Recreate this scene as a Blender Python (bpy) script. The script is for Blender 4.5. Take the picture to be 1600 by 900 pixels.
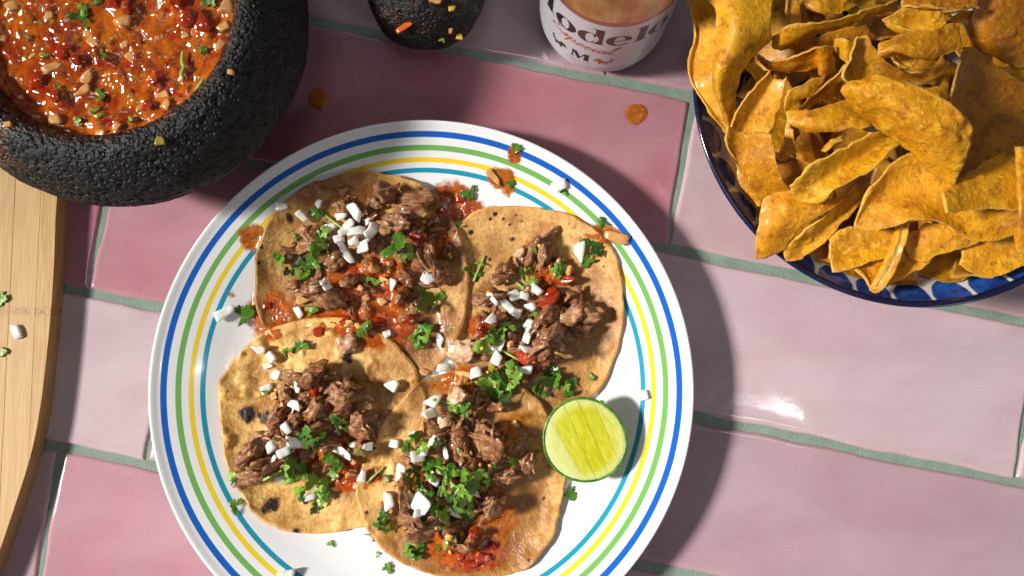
import bpy, bmesh, math, random
import numpy as np
from mathutils import Vector, noise as mn

random.seed(7); rng = np.random.default_rng(7)
for o in list(bpy.data.objects): bpy.data.objects.remove(o)
sc = bpy.context.scene
col = sc.collection
MM = 0.001
# ------------------------------------------------------------------ camera
CH, CF, CT = 455.0, 1400.0, math.radians(5.0)      # height above the tiles in mm, focal length in 1600ths of the frame, tilt
cam_d = bpy.data.cameras.new("camera"); cam = bpy.data.objects.new("camera", cam_d); col.objects.link(cam)
cam.location = (0, 0, CH*MM); cam.rotation_euler = (CT, 0, 0)
cam_d.sensor_width = 36; cam_d.lens = 36*CF/1600; cam_d.clip_start = 0.01; cam_d.clip_end = 50
sc.camera = cam
# ------------------------------------------------------------------ light
world = bpy.data.worlds.new("World"); sc.world = world; world.use_nodes = True
wb = world.node_tree.nodes["Background"]; wb.inputs[0].default_value = (0.90, 0.93, 1.0, 1); wb.inputs[1].default_value = 0.085
def area(name, loc, target, size, power, color, sy=None):
    l = bpy.data.lights.new(name, 'AREA'); l.energy = power; l.color = color; l.size = size
    if sy: l.shape = 'RECTANGLE'; l.size_y = sy
    o = bpy.data.objects.new(name, l); col.objects.link(o); o.location = loc
    o.rotation_euler = (Vector(target)-Vector(loc)).to_track_quat('-Z', 'Y').to_euler(); return o
key = area("key_softbox", (-2.30, -0.08, 1.86), (0.03, -0.085, 0), 0.38, 2.3, (1.0, 0.955, 0.90)); key.data.spread = math.radians(18.5)
area("top_fill", (0.10, 1.10, 0.85), (0, 0.05, 0), 0.6, 0.5, (0.95, 0.965, 1.0))
area("overhead_softbox", (-0.065, 0.045, 1.5), (-0.05, 0.0, 0), 0.30, 1.3, (1.0, 0.98, 0.96))
low_fill = area("added_low_fill", (1.05, -1.0, 1.0), (0.12, -0.09, 0), 0.4, 0.09, (1.0, 0.96, 0.95)); low_fill.data.spread = math.radians(24)  # added area lamp, no real card: lightens the plate's shadow from lower right
def mirror_spot(px, py, h):     # a lamp at height h whose glint in the flat glaze falls near px, py
    k = (px-800)/CF, math.tan(math.atan((450-py)/CF)+CT); x, y = k[0]*CH, k[1]*CH; f = 1+h/CH; return x*f*MM, y*f*MM, h*MM
area("added_glint_lamp", mirror_spot(1185, 650, 1500), mirror_spot(1185, 650, 1500)[:2]+(0,), 0.13, 0.22, (1, .98, .96), sy=.016).rotation_euler[2] = -.2  # added lamp, placed only for its glint on the tile glaze
sc.view_settings.view_transform = 'Standard'; sc.view_settings.look = 'None'
sc.view_settings.exposure = 0.0; sc.view_settings.gamma = 1.0
sc.render.engine = 'CYCLES'; sc.cycles.max_bounces = 8; sc.cycles.transparent_max_bounces = 16
sc.cycles.use_denoising = True

# ------------------------------------------------------------------ geometry helpers (all in millimetres)
def W(px, py, z=0.0):
    """point of the table scene at height z seen at photograph position px, py"""
    a, b = (px-800)/CF, (450-py)/CF
    ry = math.sin(CT)+b*math.cos(CT); rz = -math.cos(CT)+b*math.sin(CT)
    k = (z-CH)/rz
    return (a*k, ry*k, z)
def pxmm(n, z=0.0): return n*(CH-z)/CF

def vnoise(P, seed=0):
    P = np.asarray(P, float); i = np.floor(P).astype(np.int64); f = P-i; u = f*f*f*(f*(f*6-15)+10)
    def h(ix, iy, iz):
        with np.errstate(over='ignore'):
            n = ix.astype(np.uint64)*np.uint64(0x9E3779B97F4A7C15)+iy.astype(np.uint64)*np.uint64(0xC2B2AE3D27D4EB4F)+iz.astype(np.uint64)*np.uint64(0x165667B19E3779F9)+np.uint64(seed*7919+13)*np.uint64(0x27D4EB2F165667C5)
            n ^= n >> np.uint64(31); n *= np.uint64(0xBF58476D1CE4E5B9); n ^= n >> np.uint64(27); n *= np.uint64(0x94D049BB133111EB); n ^= n >> np.uint64(31)
        return (n & np.uint64(0xffffff)).astype(float)/8388607.5-1
    r = 0
    for dx in (0, 1):
        for dy in (0, 1):
            for dz in (0, 1):
                w = (u[:, 0] if dx else 1-u[:, 0])*(u[:, 1] if dy else 1-u[:, 1])*(u[:, 2] if dz else 1-u[:, 2])
                r = r+w*h(i[:, 0]+dx, i[:, 1]+dy, i[:, 2]+dz)
    return r
def fbm(P, s, oct=3, seed=0):
    r, a, t = 0, 1.0, 0
    P = np.asarray(P, float)/s
    for k in range(oct):
        r = r+a*vnoise(P, seed+k*17); t += a; a *= .5; P = P*2.03+5.1
    return r/t

def setp(o, label=None, cat=None, group=None, kind=None):
    if label: o['label'] = label
    if cat: o['category'] = cat
    if group: o['group'] = group
    if kind: o['kind'] = kind
    return o
def empty(name, loc, label, cat, group=None):
    o = bpy.data.objects.new(name, None); col.objects.link(o)
    o.location = [c*MM for c in loc]; o.empty_display_size = .01
    return setp(o, label, cat, group)
def mk(name, V, F, mat, parent=None, origin=None, smooth=True, attr=None, uv=None, nflat=0):
    """link one mesh object; V in world millimetres"""
    V = np.asarray(V, float).reshape(-1, 3)
    wl = Vector((0, 0, 0)); q = parent
    while q is not None: wl = wl+q.location; q = q.parent
    if origin is None:
        origin = tuple(wl/MM) if parent is not None else (V[:, 0].mean(), V[:, 1].mean(), V[:, 2].min())
    me = bpy.data.meshes.new(name)
    me.from_pydata(((V-np.array(origin))*MM).tolist(), [], F)
    me.validate(); me.update()
    if smooth: me.polygons.foreach_set('use_smooth', [True]*len(me.polygons))
    if nflat:
        for q_ in me.polygons[len(me.polygons)-nflat:]: q_.use_smooth = False
    if attr is not None:
        for an, vals in attr.items():
            a = me.attributes.new(an, 'FLOAT', 'POINT'); a.data.foreach_set('value', np.asarray(vals, float))
    if uv is not None:
        l = me.uv_layers.new(name='UVMap')
        vi = np.zeros(len(me.loops), int); me.loops.foreach_get('vertex_index', vi)
        l.data.foreach_set('uv', np.asarray(uv, float)[vi].ravel())
    if isinstance(mat, (list, tuple)):
        for m in mat: me.materials.append(m)
    else: me.materials.append(mat)
    o = bpy.data.objects.new(name, me); col.objects.link(o)
    if parent is not None: o.parent = parent
    o.location = (Vector(origin)*MM)-wl
    return o
def grid_faces(nr, nc, off=0, wrap=False, flip=False):
    F = []
    for i in range(nr-1):
        for j in range(nc if wrap else nc-1):
            k = (j+1) % nc
            q = (off+i*nc+j, off+i*nc+k, off+(i+1)*nc+k, off+(i+1)*nc+j)
            F.append(q[::-1] if flip else q)
    return F
def catmull(C, n):
    """C: (k, ...) control rows -> n interpolated rows"""
    C = np.asarray(C, float); k = len(C)
    if k == 2: t = np.linspace(0, 1, n).reshape((-1,)+(1,)*(C.ndim-1)); return C[0]*(1-t)+C[1]*t
    E = np.concatenate([[2*C[0]-C[1]], C, [2*C[-1]-C[-2]]])
    out = []
    for t in np.linspace(0, k-1, n):
        i = min(int(t), k-2); f = t-i; a, b, c, d = E[i], E[i+1], E[i+2], E[i+3]
        out.append(.5*(2*b+(c-a)*f+(2*a-5*b+4*c-d)*f*f+(3*b-a-3*c+d)*f**3))
    return np.array(out)
def catclosed(C, n):
    C = np.asarray(C, float); k = len(C); out = []
    for t in np.linspace(0, k, n, endpoint=False):
        i = int(t); f = t-i; a, b, c, d = C[(i-1) % k], C[i % k], C[(i+1) % k], C[(i+2) % k]
        out.append(.5*(2*b+(c-a)*f+(2*a-5*b+4*c-d)*f*f+(3*b-a-3*c+d)*f**3))
    return np.array(out)
def lathe(prof, n, center, disp=None):
    prof = np.asarray(prof, float); th = np.linspace(0, 2*math.pi, n, endpoint=False)
    V = np.zeros((len(prof), n, 3))
    V[:, :, 0] = prof[:, 0:1]*np.cos(th); V[:, :, 1] = prof[:, 0:1]*np.sin(th); V[:, :, 2] = prof[:, 1:2]
    return V.reshape(-1, 3)+np.array([center[0], center[1], 0]), grid_faces(len(prof), n, wrap=True)
def inpoly(X, Y, poly):
    ins = np.zeros(X.shape, bool); n = len(poly)
    for i in range(n):
        x1, y1 = poly[i]; x2, y2 = poly[(i+1) % n]
        c = ((y1 > Y) != (y2 > Y)) & (X < (x2-x1)*(Y-y1)/((y2-y1) or 1e-9)+x1)
        ins ^= c
    return ins
ICO = {}
def ico(sub):
    if sub not in ICO:
        bm = bmesh.new(); bmesh.ops.create_icosphere(bm, subdivisions=sub, radius=1)
        ICO[sub] = (np.array([v.co[:] for v in bm.verts]), [tuple(v.index for v in f.verts) for f in bm.faces]); bm.free()
    return ICO[sub]
def rotz(V, a):
    c, s = math.cos(a), math.sin(a); R = np.array([[c, -s, 0], [s, c, 0], [0, 0, 1]]); return V@R.T
def tilt(V, ax, ay):
    c, s = math.cos(ax), math.sin(ax); V = V@np.array([[1, 0, 0], [0, c, -s], [0, s, c]]).T
    c, s = math.cos(ay), math.sin(ay); return V@np.array([[c, 0, s], [0, 1, 0], [-s, 0, c]]).T

# ------------------------------------------------------------------ material helpers
class M:
    def __init__(s, name, base=(.5, .5, .5), rough=.5, **kw):
        s.m = bpy.data.materials.new(name); s.m.use_nodes = True; s.nt = s.m.node_tree
        s.b = s.nt.nodes['Principled BSDF']
        s.b.inputs['Base Color'].default_value = (*base, 1); s.b.inputs['Roughness'].default_value = rough
        for k, v in kw.items():
            s.b.inputs[k.replace('_', ' ')].default_value = v
        s.tc = None
    def sock(s, inp, v):
        if v is None: return
        if isinstance(v, bpy.types.NodeSocket): s.nt.links.new(v, inp)
        elif isinstance(v, (tuple, list)) and len(v) == 3 and inp.type == 'RGBA': inp.default_value = (*v, 1)
        else: inp.default_value = v
    def obj(s):
        if s.tc is None: s.tc = s.nt.nodes.new('ShaderNodeTexCoord')
        return s.tc.outputs['Object']
    def uv(s):
        s.obj(); return s.tc.outputs['UV']
    def map(s, v, scale=(1, 1, 1), rot=(0, 0, 0), loc=(0, 0, 0), kind='POINT'):
        n = s.nt.nodes.new('ShaderNodeMapping'); n.vector_type = kind; s.sock(n.inputs[0], v)
        n.inputs['Scale'].default_value = scale; n.inputs['Rotation'].default_value = rot; n.inputs['Location'].default_value = loc
        return n.outputs[0]
    def noise(s, size, detail=3, rough=.55, v=None, dist=0):     # size in mm
        n = s.nt.nodes.new('ShaderNodeTexNoise'); s.sock(n.inputs['Vector'], v or s.obj())
        n.inputs['Scale'].default_value = 1000/size; n.inputs['Detail'].default_value = detail
        n.inputs['Roughness'].default_value = rough; n.inputs['Distortion'].default_value = dist
        return n.outputs['Fac']
    def voro(s, size, v=None, feature='F1', rand=1.0, out='Distance'):
        n = s.nt.nodes.new('ShaderNodeTexVoronoi'); n.feature = feature; s.sock(n.inputs['Vector'], v or s.obj())
        n.inputs['Scale'].default_value = 1000/size; n.inputs['Randomness'].default_value = rand
        return n.outputs[out]
    def math(s, op, a, b=0.0, c=None, clamp=False):
        n = s.nt.nodes.new('ShaderNodeMath'); n.operation = op; n.use_clamp = clamp
        s.sock(n.inputs[0], a); s.sock(n.inputs[1], b)
        if c is not None: s.sock(n.inputs[2], c)
        return n.outputs[0]
    def ramp(s, f, a, b, lo=0.0, hi=1.0, smooth=True):            # map range
        n = s.nt.nodes.new('ShaderNodeMapRange'); n.interpolation_type = 'SMOOTHSTEP' if smooth else 'LINEAR'
        s.sock(n.inputs[0], f)
        n.inputs[1].default_value = a; n.inputs[2].default_value = b; n.inputs[3].default_value = lo; n.inputs[4].default_value = hi
        return n.outputs[0]
    def mix(s, f, a, b):
        n = s.nt.nodes.new('ShaderNodeMix'); n.data_type = 'RGBA'
        s.sock(n.inputs[0], f); s.sock(n.inputs[6], a); s.sock(n.inputs[7], b); return n.outputs[2]
    def attr(s, name):
        n = s.nt.nodes.new('ShaderNodeAttribute'); n.attribute_name = name; return n.outputs['Fac']
    def rnd(s):
        n = s.nt.nodes.new('ShaderNodeObjectInfo'); return n.outputs['Random']
    def sep(s, v):
        n = s.nt.nodes.new('ShaderNodeSeparateXYZ'); s.sock(n.inputs[0], v); return n.outputs
    def bump(s, *layers):                                        # (height, strength, distance mm)
        prev = None
        for h, st, d in layers:
            n = s.nt.nodes.new('ShaderNodeBump'); n.inputs['Strength'].default_value = st; n.inputs['Distance'].default_value = d*MM
            s.sock(n.inputs['Height'], h)
            if prev: s.sock(n.inputs['Normal'], prev)
            prev = n.outputs[0]
        s.sock(s.b.inputs['Normal'], prev)
    def set(s, k, v): s.sock(s.b.inputs[k], v); return s
# ================================================================== THE TILED TABLE
m = M('grout', (.20, .30, .23), .9)
m.set('Base Color', m.mix(m.noise(9, 5), (.13, .19, .155), (.27, .35, .29)))
m.bump((m.noise(1.2, 4), .8, .6)); GROUT = m.m
m = M('glazed_tile', (.5, .3, .3), .12, Coat_Weight=.35, Coat_Roughness=.05)
oi = m.nt.nodes.new('ShaderNodeObjectInfo')
cl = m.noise(38, 4, .6, m.map(m.obj(), (.5, 1.3, 1), (0, 0, .2)))
hs = m.nt.nodes.new('ShaderNodeHueSaturation'); m.sock(hs.inputs['Color'], oi.outputs['Color'])
m.sock(hs.inputs['Value'], m.ramp(cl, .25, .75, .90, 1.07)); m.sock(hs.inputs['Saturation'], m.ramp(m.noise(60, 2), .3, .7, 1.10, .88))
e = m.attr('edge')
c1 = m.mix(m.math('MULTIPLY', e, .35), hs.outputs[0], (.62, .38, .38))
sp = m.ramp(m.voro(16), .0, .035, 1, 0)
c2 = m.mix(m.math('MULTIPLY', sp, .45), c1, (.22, .12, .08))
fine = m.ramp(m.noise(.8, 2), .3, .7, .94, 1.05); mul = m.nt.nodes.new('ShaderNodeMix'); mul.data_type = 'RGBA'; mul.blend_type = 'MULTIPLY'
mul.inputs[0].default_value = 1; m.sock(mul.inputs[6], c2)
cmb = m.nt.nodes.new('ShaderNodeCombineXYZ')
for k in range(3): m.sock(cmb.inputs[k], fine)
m.nt.links.new(cmb.outputs[0], mul.inputs[7]); m.set('Base Color', mul.outputs[2])
m.set('Roughness', m.ramp(m.noise(12, 4), .3, .7, .05, .14))
m.bump((m.noise(30, 2), .25, 1.2), (m.noise(3, 3), .05, .3)); TILE = m.m

table = empty('tabletop', (0, 0, 0), None, None); table['kind'] = 'structure'
g = [W(x, y, -1.3) for x, y in ((-1700, 2600), (3300, 2600), (3300, -1700), (-1700, -1700))]
nx = 60; GV = []
for i in range(nx+1):
    for j in range(nx+1):
        s, t = i/nx, j/nx
        x = g[0][0]*(1-s)+g[1][0]*s; y = g[0][1]*(1-t)+g[3][1]*t
        GV.append((x, y, -1.3))
mk('grout', GV, grid_faces(nx+1, nx+1), GROUT, table)
VB = [-1060, -805, -560, -313, -68, 171, 420, 665, 912, 1160, 1410]
PH = [120, 420, 500, 944, 1094, 960, 363, 973, 600, 250]
PALE, DEEP, MAUVE, ROSE = (.53, .405, .435), (.47, .225, .27), (.45, .31, .355), (.48, .28, .325)
TC = {(3, 0): MAUVE, (3, 1): (.42, .28, .31), (4, -1): DEEP, (4, 0): (.40, .17, .205), (4, 1): (.51, .36, .38), (5, -1): (.38, .16, .20), (5, 0): DEEP,
      (5, 1): (.53, .39, .425), (5, 2): (.53, .42, .44), (6, -1): PALE, (6, 0): (.53, .39, .425), (6, 1): (.42, .28, .325), (7, -1): MAUVE, (7, 0): (.49, .25, .30), (7, 1): MAUVE}
def uvpx(u, v): return (u*.98-v*.2, u*.2+v*.98)
first = True
for r in range(len(VB)-1):
    ph = PH[r]; k0 = math.floor((-1500-ph)/740)
    for q in range(k0, k0+7):
        u0, u1 = ph+740*q, ph+740*(q+1)
        if r == 4: kk = 0 if abs(u0-354) < 2 else (1 if u0 > 1000 else -1)
        elif r == 5: kk = {220: 0, 960: 1, 1700: 2}.get(u0, -1)
        elif r == 6: kk = {363: 0, 1103: 1}.get(u0, -1)
        elif r == 7: kk = {233: 0, 973: 1}.get(u0, -1)
        elif r == 3: kk = {204: 0, 944: 1}.get(u0, 0)
        else: kk = 9
        c = TC.get((r, kk)) or random.choice([PALE, DEEP, MAUVE, ROSE])
        cx = [W(*uvpx(a, b), 0) for a, b in ((u0, VB[r]), (u1, VB[r]), (u1, VB[r+1]), (u0, VB[r+1]))]
        cx = np.array(cx)
        ctr = cx.mean(0)
        if abs(ctr[0]) > 620 or abs(ctr[1]-40) > 420: continue
        L = np.linalg.norm(cx[1]-cx[0]); Hh = np.linalg.norm(cx[3]-cx[0])
        gap = 2.35
        def ticks(T, n):
            e = np.array([0, .15, .4, .8, 1.4, 2.2, 3.5]); mid = np.linspace(5, T-5, n); return np.concatenate([e, mid, (T-e)[::-1]])
        su, sv = ticks(L-2*gap, 46), ticks(Hh-2*gap, 18)
        A, B = np.meshgrid(su, sv)
        d = np.minimum(np.minimum(A, L-2*gap-A), np.minimum(B, Hh-2*gap-B))
        eu, ev = (cx[1]-cx[0])/L, (cx[3]-cx[0])/Hh
        P = cx[0]+(A.reshape(-1, 1)+gap)*eu+(B.reshape(-1, 1)+gap)*ev
        d = d.ravel(); near = np.clip(1-d/8, 0, 1)[:, None]
        wob = np.stack([fbm(P+r*31+q*7, 22, 3, 3), fbm(P+r*13, 22, 3, 9), 0*d], 1)*1.6*near
        z = -1.5*np.clip(1-d/1.8, 0, 1)**2.2+.16*fbm(P, 26, 2, 21+q)+.22*np.clip(1-d/5, 0, 1)*np.clip(d/2, 0, 1)
        P = P+wob; P[:, 2] = z-.1
        nr, nc = A.shape; F = grid_faces(nr, nc)
        ring = [j for j in range(nc)]+[i*nc+nc-1 for i in range(1, nr)]+[(nr-1)*nc+j for j in range(nc-2, -1, -1)]+[i*nc for i in range(nr-2, 0, -1)]
        V = P.tolist(); b0 = len(V)
        for i in ring: V.append((P[i][0], P[i][1], -5))
        n = len(ring)
        for i in range(n): F.append((ring[i], b0+i, b0+(i+1) % n, ring[(i+1) % n]))
        ed = np.concatenate([np.exp(-d/1.6), np.ones(n)])
        o = mk('tile', V, [f[::-1] for f in F], TILE, table, tuple(ctr), attr={'edge': ed}); o.color = (*c, 1)
        o['kind'] = 'structure'

# ================================================================== PLATE
PLC = W(658.5, 605, 19)
RINGS = [(108.2, 1.15, (.015, .29, .42)), (113.1, 1.15, (.82, .60, .03)), (118.7, 1.3, (.17, .42, .10)), (125.0, 1.4, (.01, .115, .50))]
m = M('plate_glaze', (.80, .81, .82), .13, Coat_Weight=.4, Coat_Roughness=.06)
s = m.sep(m.obj()); rr = m.math('MULTIPLY', m.math('SQRT', m.math('ADD', m.math('MULTIPLY', s[0], s[0]), m.math('MULTIPLY', s[1], s[1]))), 1000)
rr = m.math('ADD', rr, m.math('MULTIPLY', m.math('SUBTRACT', m.noise(40, 1), .5), .35))
c = m.mix(0.0, (.80, .81, .82), (.80, .81, .82))
for rc, w, cc in RINGS:
    f = m.ramp(m.math('ABSOLUTE', m.math('SUBTRACT', rr, rc)), w-.15, w+.15, 1, 0); c = m.mix(f, c, cc)
up = m.ramp(s[2], .002, .003, 0, 1)
m.set('Base Color', m.mix(up, (.8, .81, .82), c)); m.bump((m.noise(5, 2), .03, .2), (m.noise(1, 1), .02, .1)); PLATE = m.m
pp = [(0, 4), (40, 4), (70, 4), (84, 4.1), (90, 5.0), (97, 7.3), (103, 9.8), (110, 12.8), (117, 15.5), (123, 17.7), (127, 19.2), (129.4, 20.5), (130.6, 21.0), (131.4, 20.7), (131.6, 19.8), (130.8, 18.7), (127, 17.0), (118, 13.6), (104, 8.0), (95, 4.2), (86, 1.4), (70, 1.2), (68, .2), (65, .2), (64, 1.2), (0, 1.2)]
pr = catmull([p for p in pp], 110)
Vp, Fp = lathe(pr, 200, PLC)
th = np.arctan2(Vp[:, 1]-PLC[1], Vp[:, 0]-PLC[0])
plate = mk('dinner_plate', Vp, Fp, PLATE, None, (PLC[0], PLC[1], 0))
setp(plate, 'round white dinner plate with blue, green, yellow and teal rim stripes', 'plate')
pz = np.array(pp[:13]); 
# height field over the plate: every topping rests on what lies under it
HX0, HY0, HN = PLC[0]-140, PLC[1]-140, 561; HS = .5
gx = HX0+np.arange(HN)*HS; gy = HY0+np.arange(HN)*HS
GX, GY = np.meshgrid(gx, gy)
GR = np.hypot(GX-PLC[0], GY-PLC[1])
H = np.where(GR < 130.6, np.interp(GR, pz[:, 0], pz[:, 1]), 0.0)
def blur(A, sig):
    k = np.arange(-int(3*sig), int(3*sig)+1); w = np.exp(-k*k/(2*sig*sig)); w /= w.sum()
    P = np.pad(A, len(k)//2, mode='edge')
    P = np.apply_along_axis(lambda v: np.convolve(v, w, 'valid'), 0, P)
    return np.apply_along_axis(lambda v: np.convolve(v, w, 'valid'), 1, P)
def samp(A, x, y):
    fx = np.clip((np.asarray(x)-HX0)/HS, 0, HN-1.001); fy = np.clip((np.asarray(y)-HY0)/HS, 0, HN-1.001)
    i, j = fx.astype(int), fy.astype(int); u, v = fx-i, fy-j
    return A[j, i]*(1-u)*(1-v)+A[j, i+1]*u*(1-v)+A[j+1, i]*(1-u)*v+A[j+1, i+1]*u*v
def onH(px, py, extra=0):
    z = 8.0
    for _ in range(5):
        x, y, _z = W(px, py, z); z = float(samp(H, x, y))+extra
    return W(px, py, z)

# ================================================================== MORTAR, SALSA
MC = ((W(150, 0, 85)[0]+W(188, 33, 55)[0])/2, (W(150, 0, 85)[1]+W(188, 33, 55)[1])/2)
m = M('volcanic_stone', (.02, .02, .021), .55)
wet = m.attr('wet'); n1 = m.noise(2.2, 4, .7)
c = m.mix(m.ramp(n1, .45, .72), (.004, .004, .0044), (.015, .015, .0165))
c = m.mix(m.ramp(m.voro(2.9), .05, .13, .8, 0), c, (.16, .155, .15))
c = m.mix(m.math('MULTIPLY', wet, m.ramp(m.noise(7, 4), .4, .62)), c, (.10, .035, .012))
m.set('Base Color', c); m.set('Roughness', m.ramp(m.math('MAXIMUM', wet, m.ramp(m.noise(14, 3), .45, .8, 0, .6)), 0, 1, .62, .25))
m.bump((m.ramp(m.voro(2.4), .12, .48), 1.0, .9), (m.voro(1.2), .8, .5), (m.noise(.6, 3, .7), .6, .3)); STONE = m.m
prof = [(0, 38), (30, 40), (48, 52), (56, 68), (58.5, 79), (61, 84), (65.5, 85.6), (71, 83), (78.5, 75), (83.5, 65), (85, 55), (82, 43), (74, 31), (60, 21), (45, 15), (0, 14)]
pr = catmull(prof, 190)
V, F = lathe(pr, 520, MC)
nrm = np.gradient(pr, axis=0); nrm = np.stack([-nrm[:, 1], nrm[:, 0]], 1); nrm /= np.linalg.norm(nrm, axis=1)[:, None]+1e-9
th = np.linspace(0, 2*math.pi, 520, endpoint=False)
N3 = np.zeros((190, 520, 3)); N3[:, :, 0] = nrm[:, 0:1]*np.cos(th)*1; N3[:, :, 1] = nrm[:, 0:1]*np.sin(th); N3[:, :, 2] = nrm[:, 1:2]
N3 = N3.reshape(-1, 3)
pores = np.clip((fbm(V, 1.5, 2, 5)-.22)/.2, 0, 1)
dsp = .8*fbm(V, 16, 3, 1)-.75*pores+.25*fbm(V, 1.1, 1, 4)
rad = np.hypot(V[:, 0]-MC[0], V[:, 1]-MC[1])
V2 = V+N3*np.where(rad > 3, dsp, 0)[:, None]
wetv = np.clip(1-(rad-58)/7, 0, 1)*(V[:, 2] > 60)
ang = np.arctan2(V[:, 1]-MC[1], V[:, 0]-MC[0])
wetv = np.maximum(wetv, .9*np.exp(-((ang+2.2)/.16)**2)*(rad < 82)*(V[:, 2] > 60))
mort = empty('stone_mortar', (MC[0], MC[1], 0), 'large black volcanic stone mortar full of red salsa in the corner', 'mortar')
mk('bowl', V2, F, STONE, mort, attr={'wet': wetv})
for k in range(3):
    a = .9+k*2.094; fp = [(0, 0.0), (9, 0.0), (12, 2), (14, 10), (17, 22), (0, 24)]
    V, F = lathe(catmull(fp, 26), 60, (MC[0]+42*math.cos(a), MC[1]+42*math.sin(a)))
    V = V+np.stack([fbm(V, 4, 2, 2), fbm(V, 4, 2, 8), 0*V[:, 0]], 1)
    V[:, 2] = np.maximum(V[:, 2], 0.05)
    mk('foot', V, F, STONE, mort, attr={'wet': np.zeros(len(V))})

m = M('red_salsa', (.4, .08, .02), .07, Subsurface_Weight=.25, Subsurface_Scale=.004, Subsurface_Radius=(1, .3, .1), Coat_Weight=.6, Coat_Roughness=.03)
c = m.mix(m.ramp(m.noise(16, 4, .6), .35, .68), (.27, .026, .002), (.52, .120, .005))
c = m.mix(m.ramp(m.noise(5, 4, .7), .5, .75), c, (.52, .19, .02))
c = m.mix(m.ramp(m.noise(6.5, 2, .5, m.map(m.obj(), loc=(.3, .1, 0))), .60, .70), c, (.33, .015, .006))
m.set('Base Color', c); m.bump((m.noise(4.0, 2), .4, 1.0), (m.noise(1.3, 1), .12, .25)); SALSA = m.m
SZ = 72.0
nr, na = 130, 260
rs = 57.8*np.sqrt(np.linspace(0.00001, 1, nr)); th = np.linspace(0, 2*math.pi, na, endpoint=False)
X = MC[0]+rs[:, None]*np.cos(th); Y = MC[1]+rs[:, None]*np.sin(th)
P = np.stack([X.ravel(), Y.ravel(), 0*X.ravel()], 1)
SP = []
def salsa_h(P):
    n = fbm(P, 9, 3, 31); r = np.hypot(P[:, 0]-MC[0], P[:, 1]-MC[1])
    mound = 0
    for x, y, w_ in SP:
        d = np.hypot(P[:, 0]-x, P[:, 1]-y)/w_; mound = np.maximum(mound, 1.25*np.exp(-d**4*1.2)*min(1, w_/2.5))
    return SZ+mound+2.2*n+1.7*np.abs(fbm(P, 5.5, 2, 77))+.12*fbm(P, 1.8, 1, 78)+.9*np.clip((r-53)/5, 0, 1)
SOLID = [(24,12,26),(150,70,30),(208,92,20),(140,120,24),(133,142,24),(90,190,22),(162,212,18),(187,200,16),(85,108,28),(357,14,26),(352,46,20),(347,69,20),(255,148,20),(197,37,24),(322,38,40),(60,132,42),(296,32,30),(105,82,30),(124,96,26),(245,132,20),(232,168,22),(92,155,26),(203,14,34),(182,5,26),(280,5,28),(158,182,24),(75,92,18),(150,172,18),(263,165,16),(240,200,20)]
for x_, y_, w_ in SOLID:
    q_ = W(x_, y_, SZ); SP.append((q_[0], q_[1], pxmm(w_, SZ)*.62))
P[:, 2] = salsa_h(P)
salsa = mk('salsa', P, grid_faces(nr, na, wrap=True), SALSA, None, (MC[0], MC[1], SZ))
setp(salsa, 'chunky red tomato salsa with onion and cilantro filling the stone mortar', 'salsa')

# food materials
m = M('white_onion', (.80, .82, .76), .22, Subsurface_Weight=.8, Subsurface_Scale=.003, Subsurface_Radius=(1, 1, .9), Coat_Weight=.3)
c = m.mix(m.ramp(m.noise(3, 2, .5, m.map(m.obj(), (4, .6, 1))), .3, .7), (.74, .76, .68), (.92, .92, .88))
m.set('Base Color', c); m.bump((m.noise(1.2, 2, .5, m.map(m.obj(), (4, .5, 1))), .3, .25)); ONION = m.m
m = M('salsa_soaked_onion', (.62, .38, .20), .15, Subsurface_Weight=.5, Subsurface_Scale=.003, Subsurface_Radius=(1, .6, .3), Coat_Weight=.5)
m.set('Base Color', m.mix(m.noise(3, 3), (.50, .19, .03), (.74, .46, .20))); ONIONR = m.m
m = M('tomato', (.5, .03, .01), .1, Subsurface_Weight=.3, Subsurface_Scale=.003, Subsurface_Radius=(1, .2, .1), Coat_Weight=.6)
m.set('Base Color', m.mix(m.noise(5, 3), (.20, .008, .003), (.42, .042, .006))); m.bump((m.noise(2.5, 2), .4, .5)); TOM = m.m
def leafmat(name, a, b, rough=.38):
    m = M(name, a, rough, Subsurface_Weight=.12, Subsurface_Scale=.001, Transmission_Weight=0.0)
    m.set('Base Color', m.mix(m.ramp(m.math('ADD', m.math('MULTIPLY', m.rnd(), .7), m.math('MULTIPLY', m.noise(3, 2), .4)), .1, 1.0), a, b))
    v = m.noise(1.1, 2, .5, m.map(m.obj(), (1, 1, 1))); m.bump((v, .5, .3)); return m.m
LEAF = leafmat('cilantro', (.028, .12, .008), (.20, .36, .035))
LEAFD = leafmat('wet_cilantro', (.02, .075, .008), (.08, .20, .02), .15)
STEM = leafmat('cilantro_stem', (.25, .42, .07), (.34, .50, .12))
m = M('chili_seed', (.75, .42, .06), .3); SEED = m.m
m = M('olive_pepper', (.22, .20, .02), .15, Coat_Weight=.5, Subsurface_Weight=.2, Subsurface_Scale=.002)
m.set('Base Color', m.mix(m.noise(4, 2), (.14, .15, .015), (.40, .30, .04))); OLIVE = m.m

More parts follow.
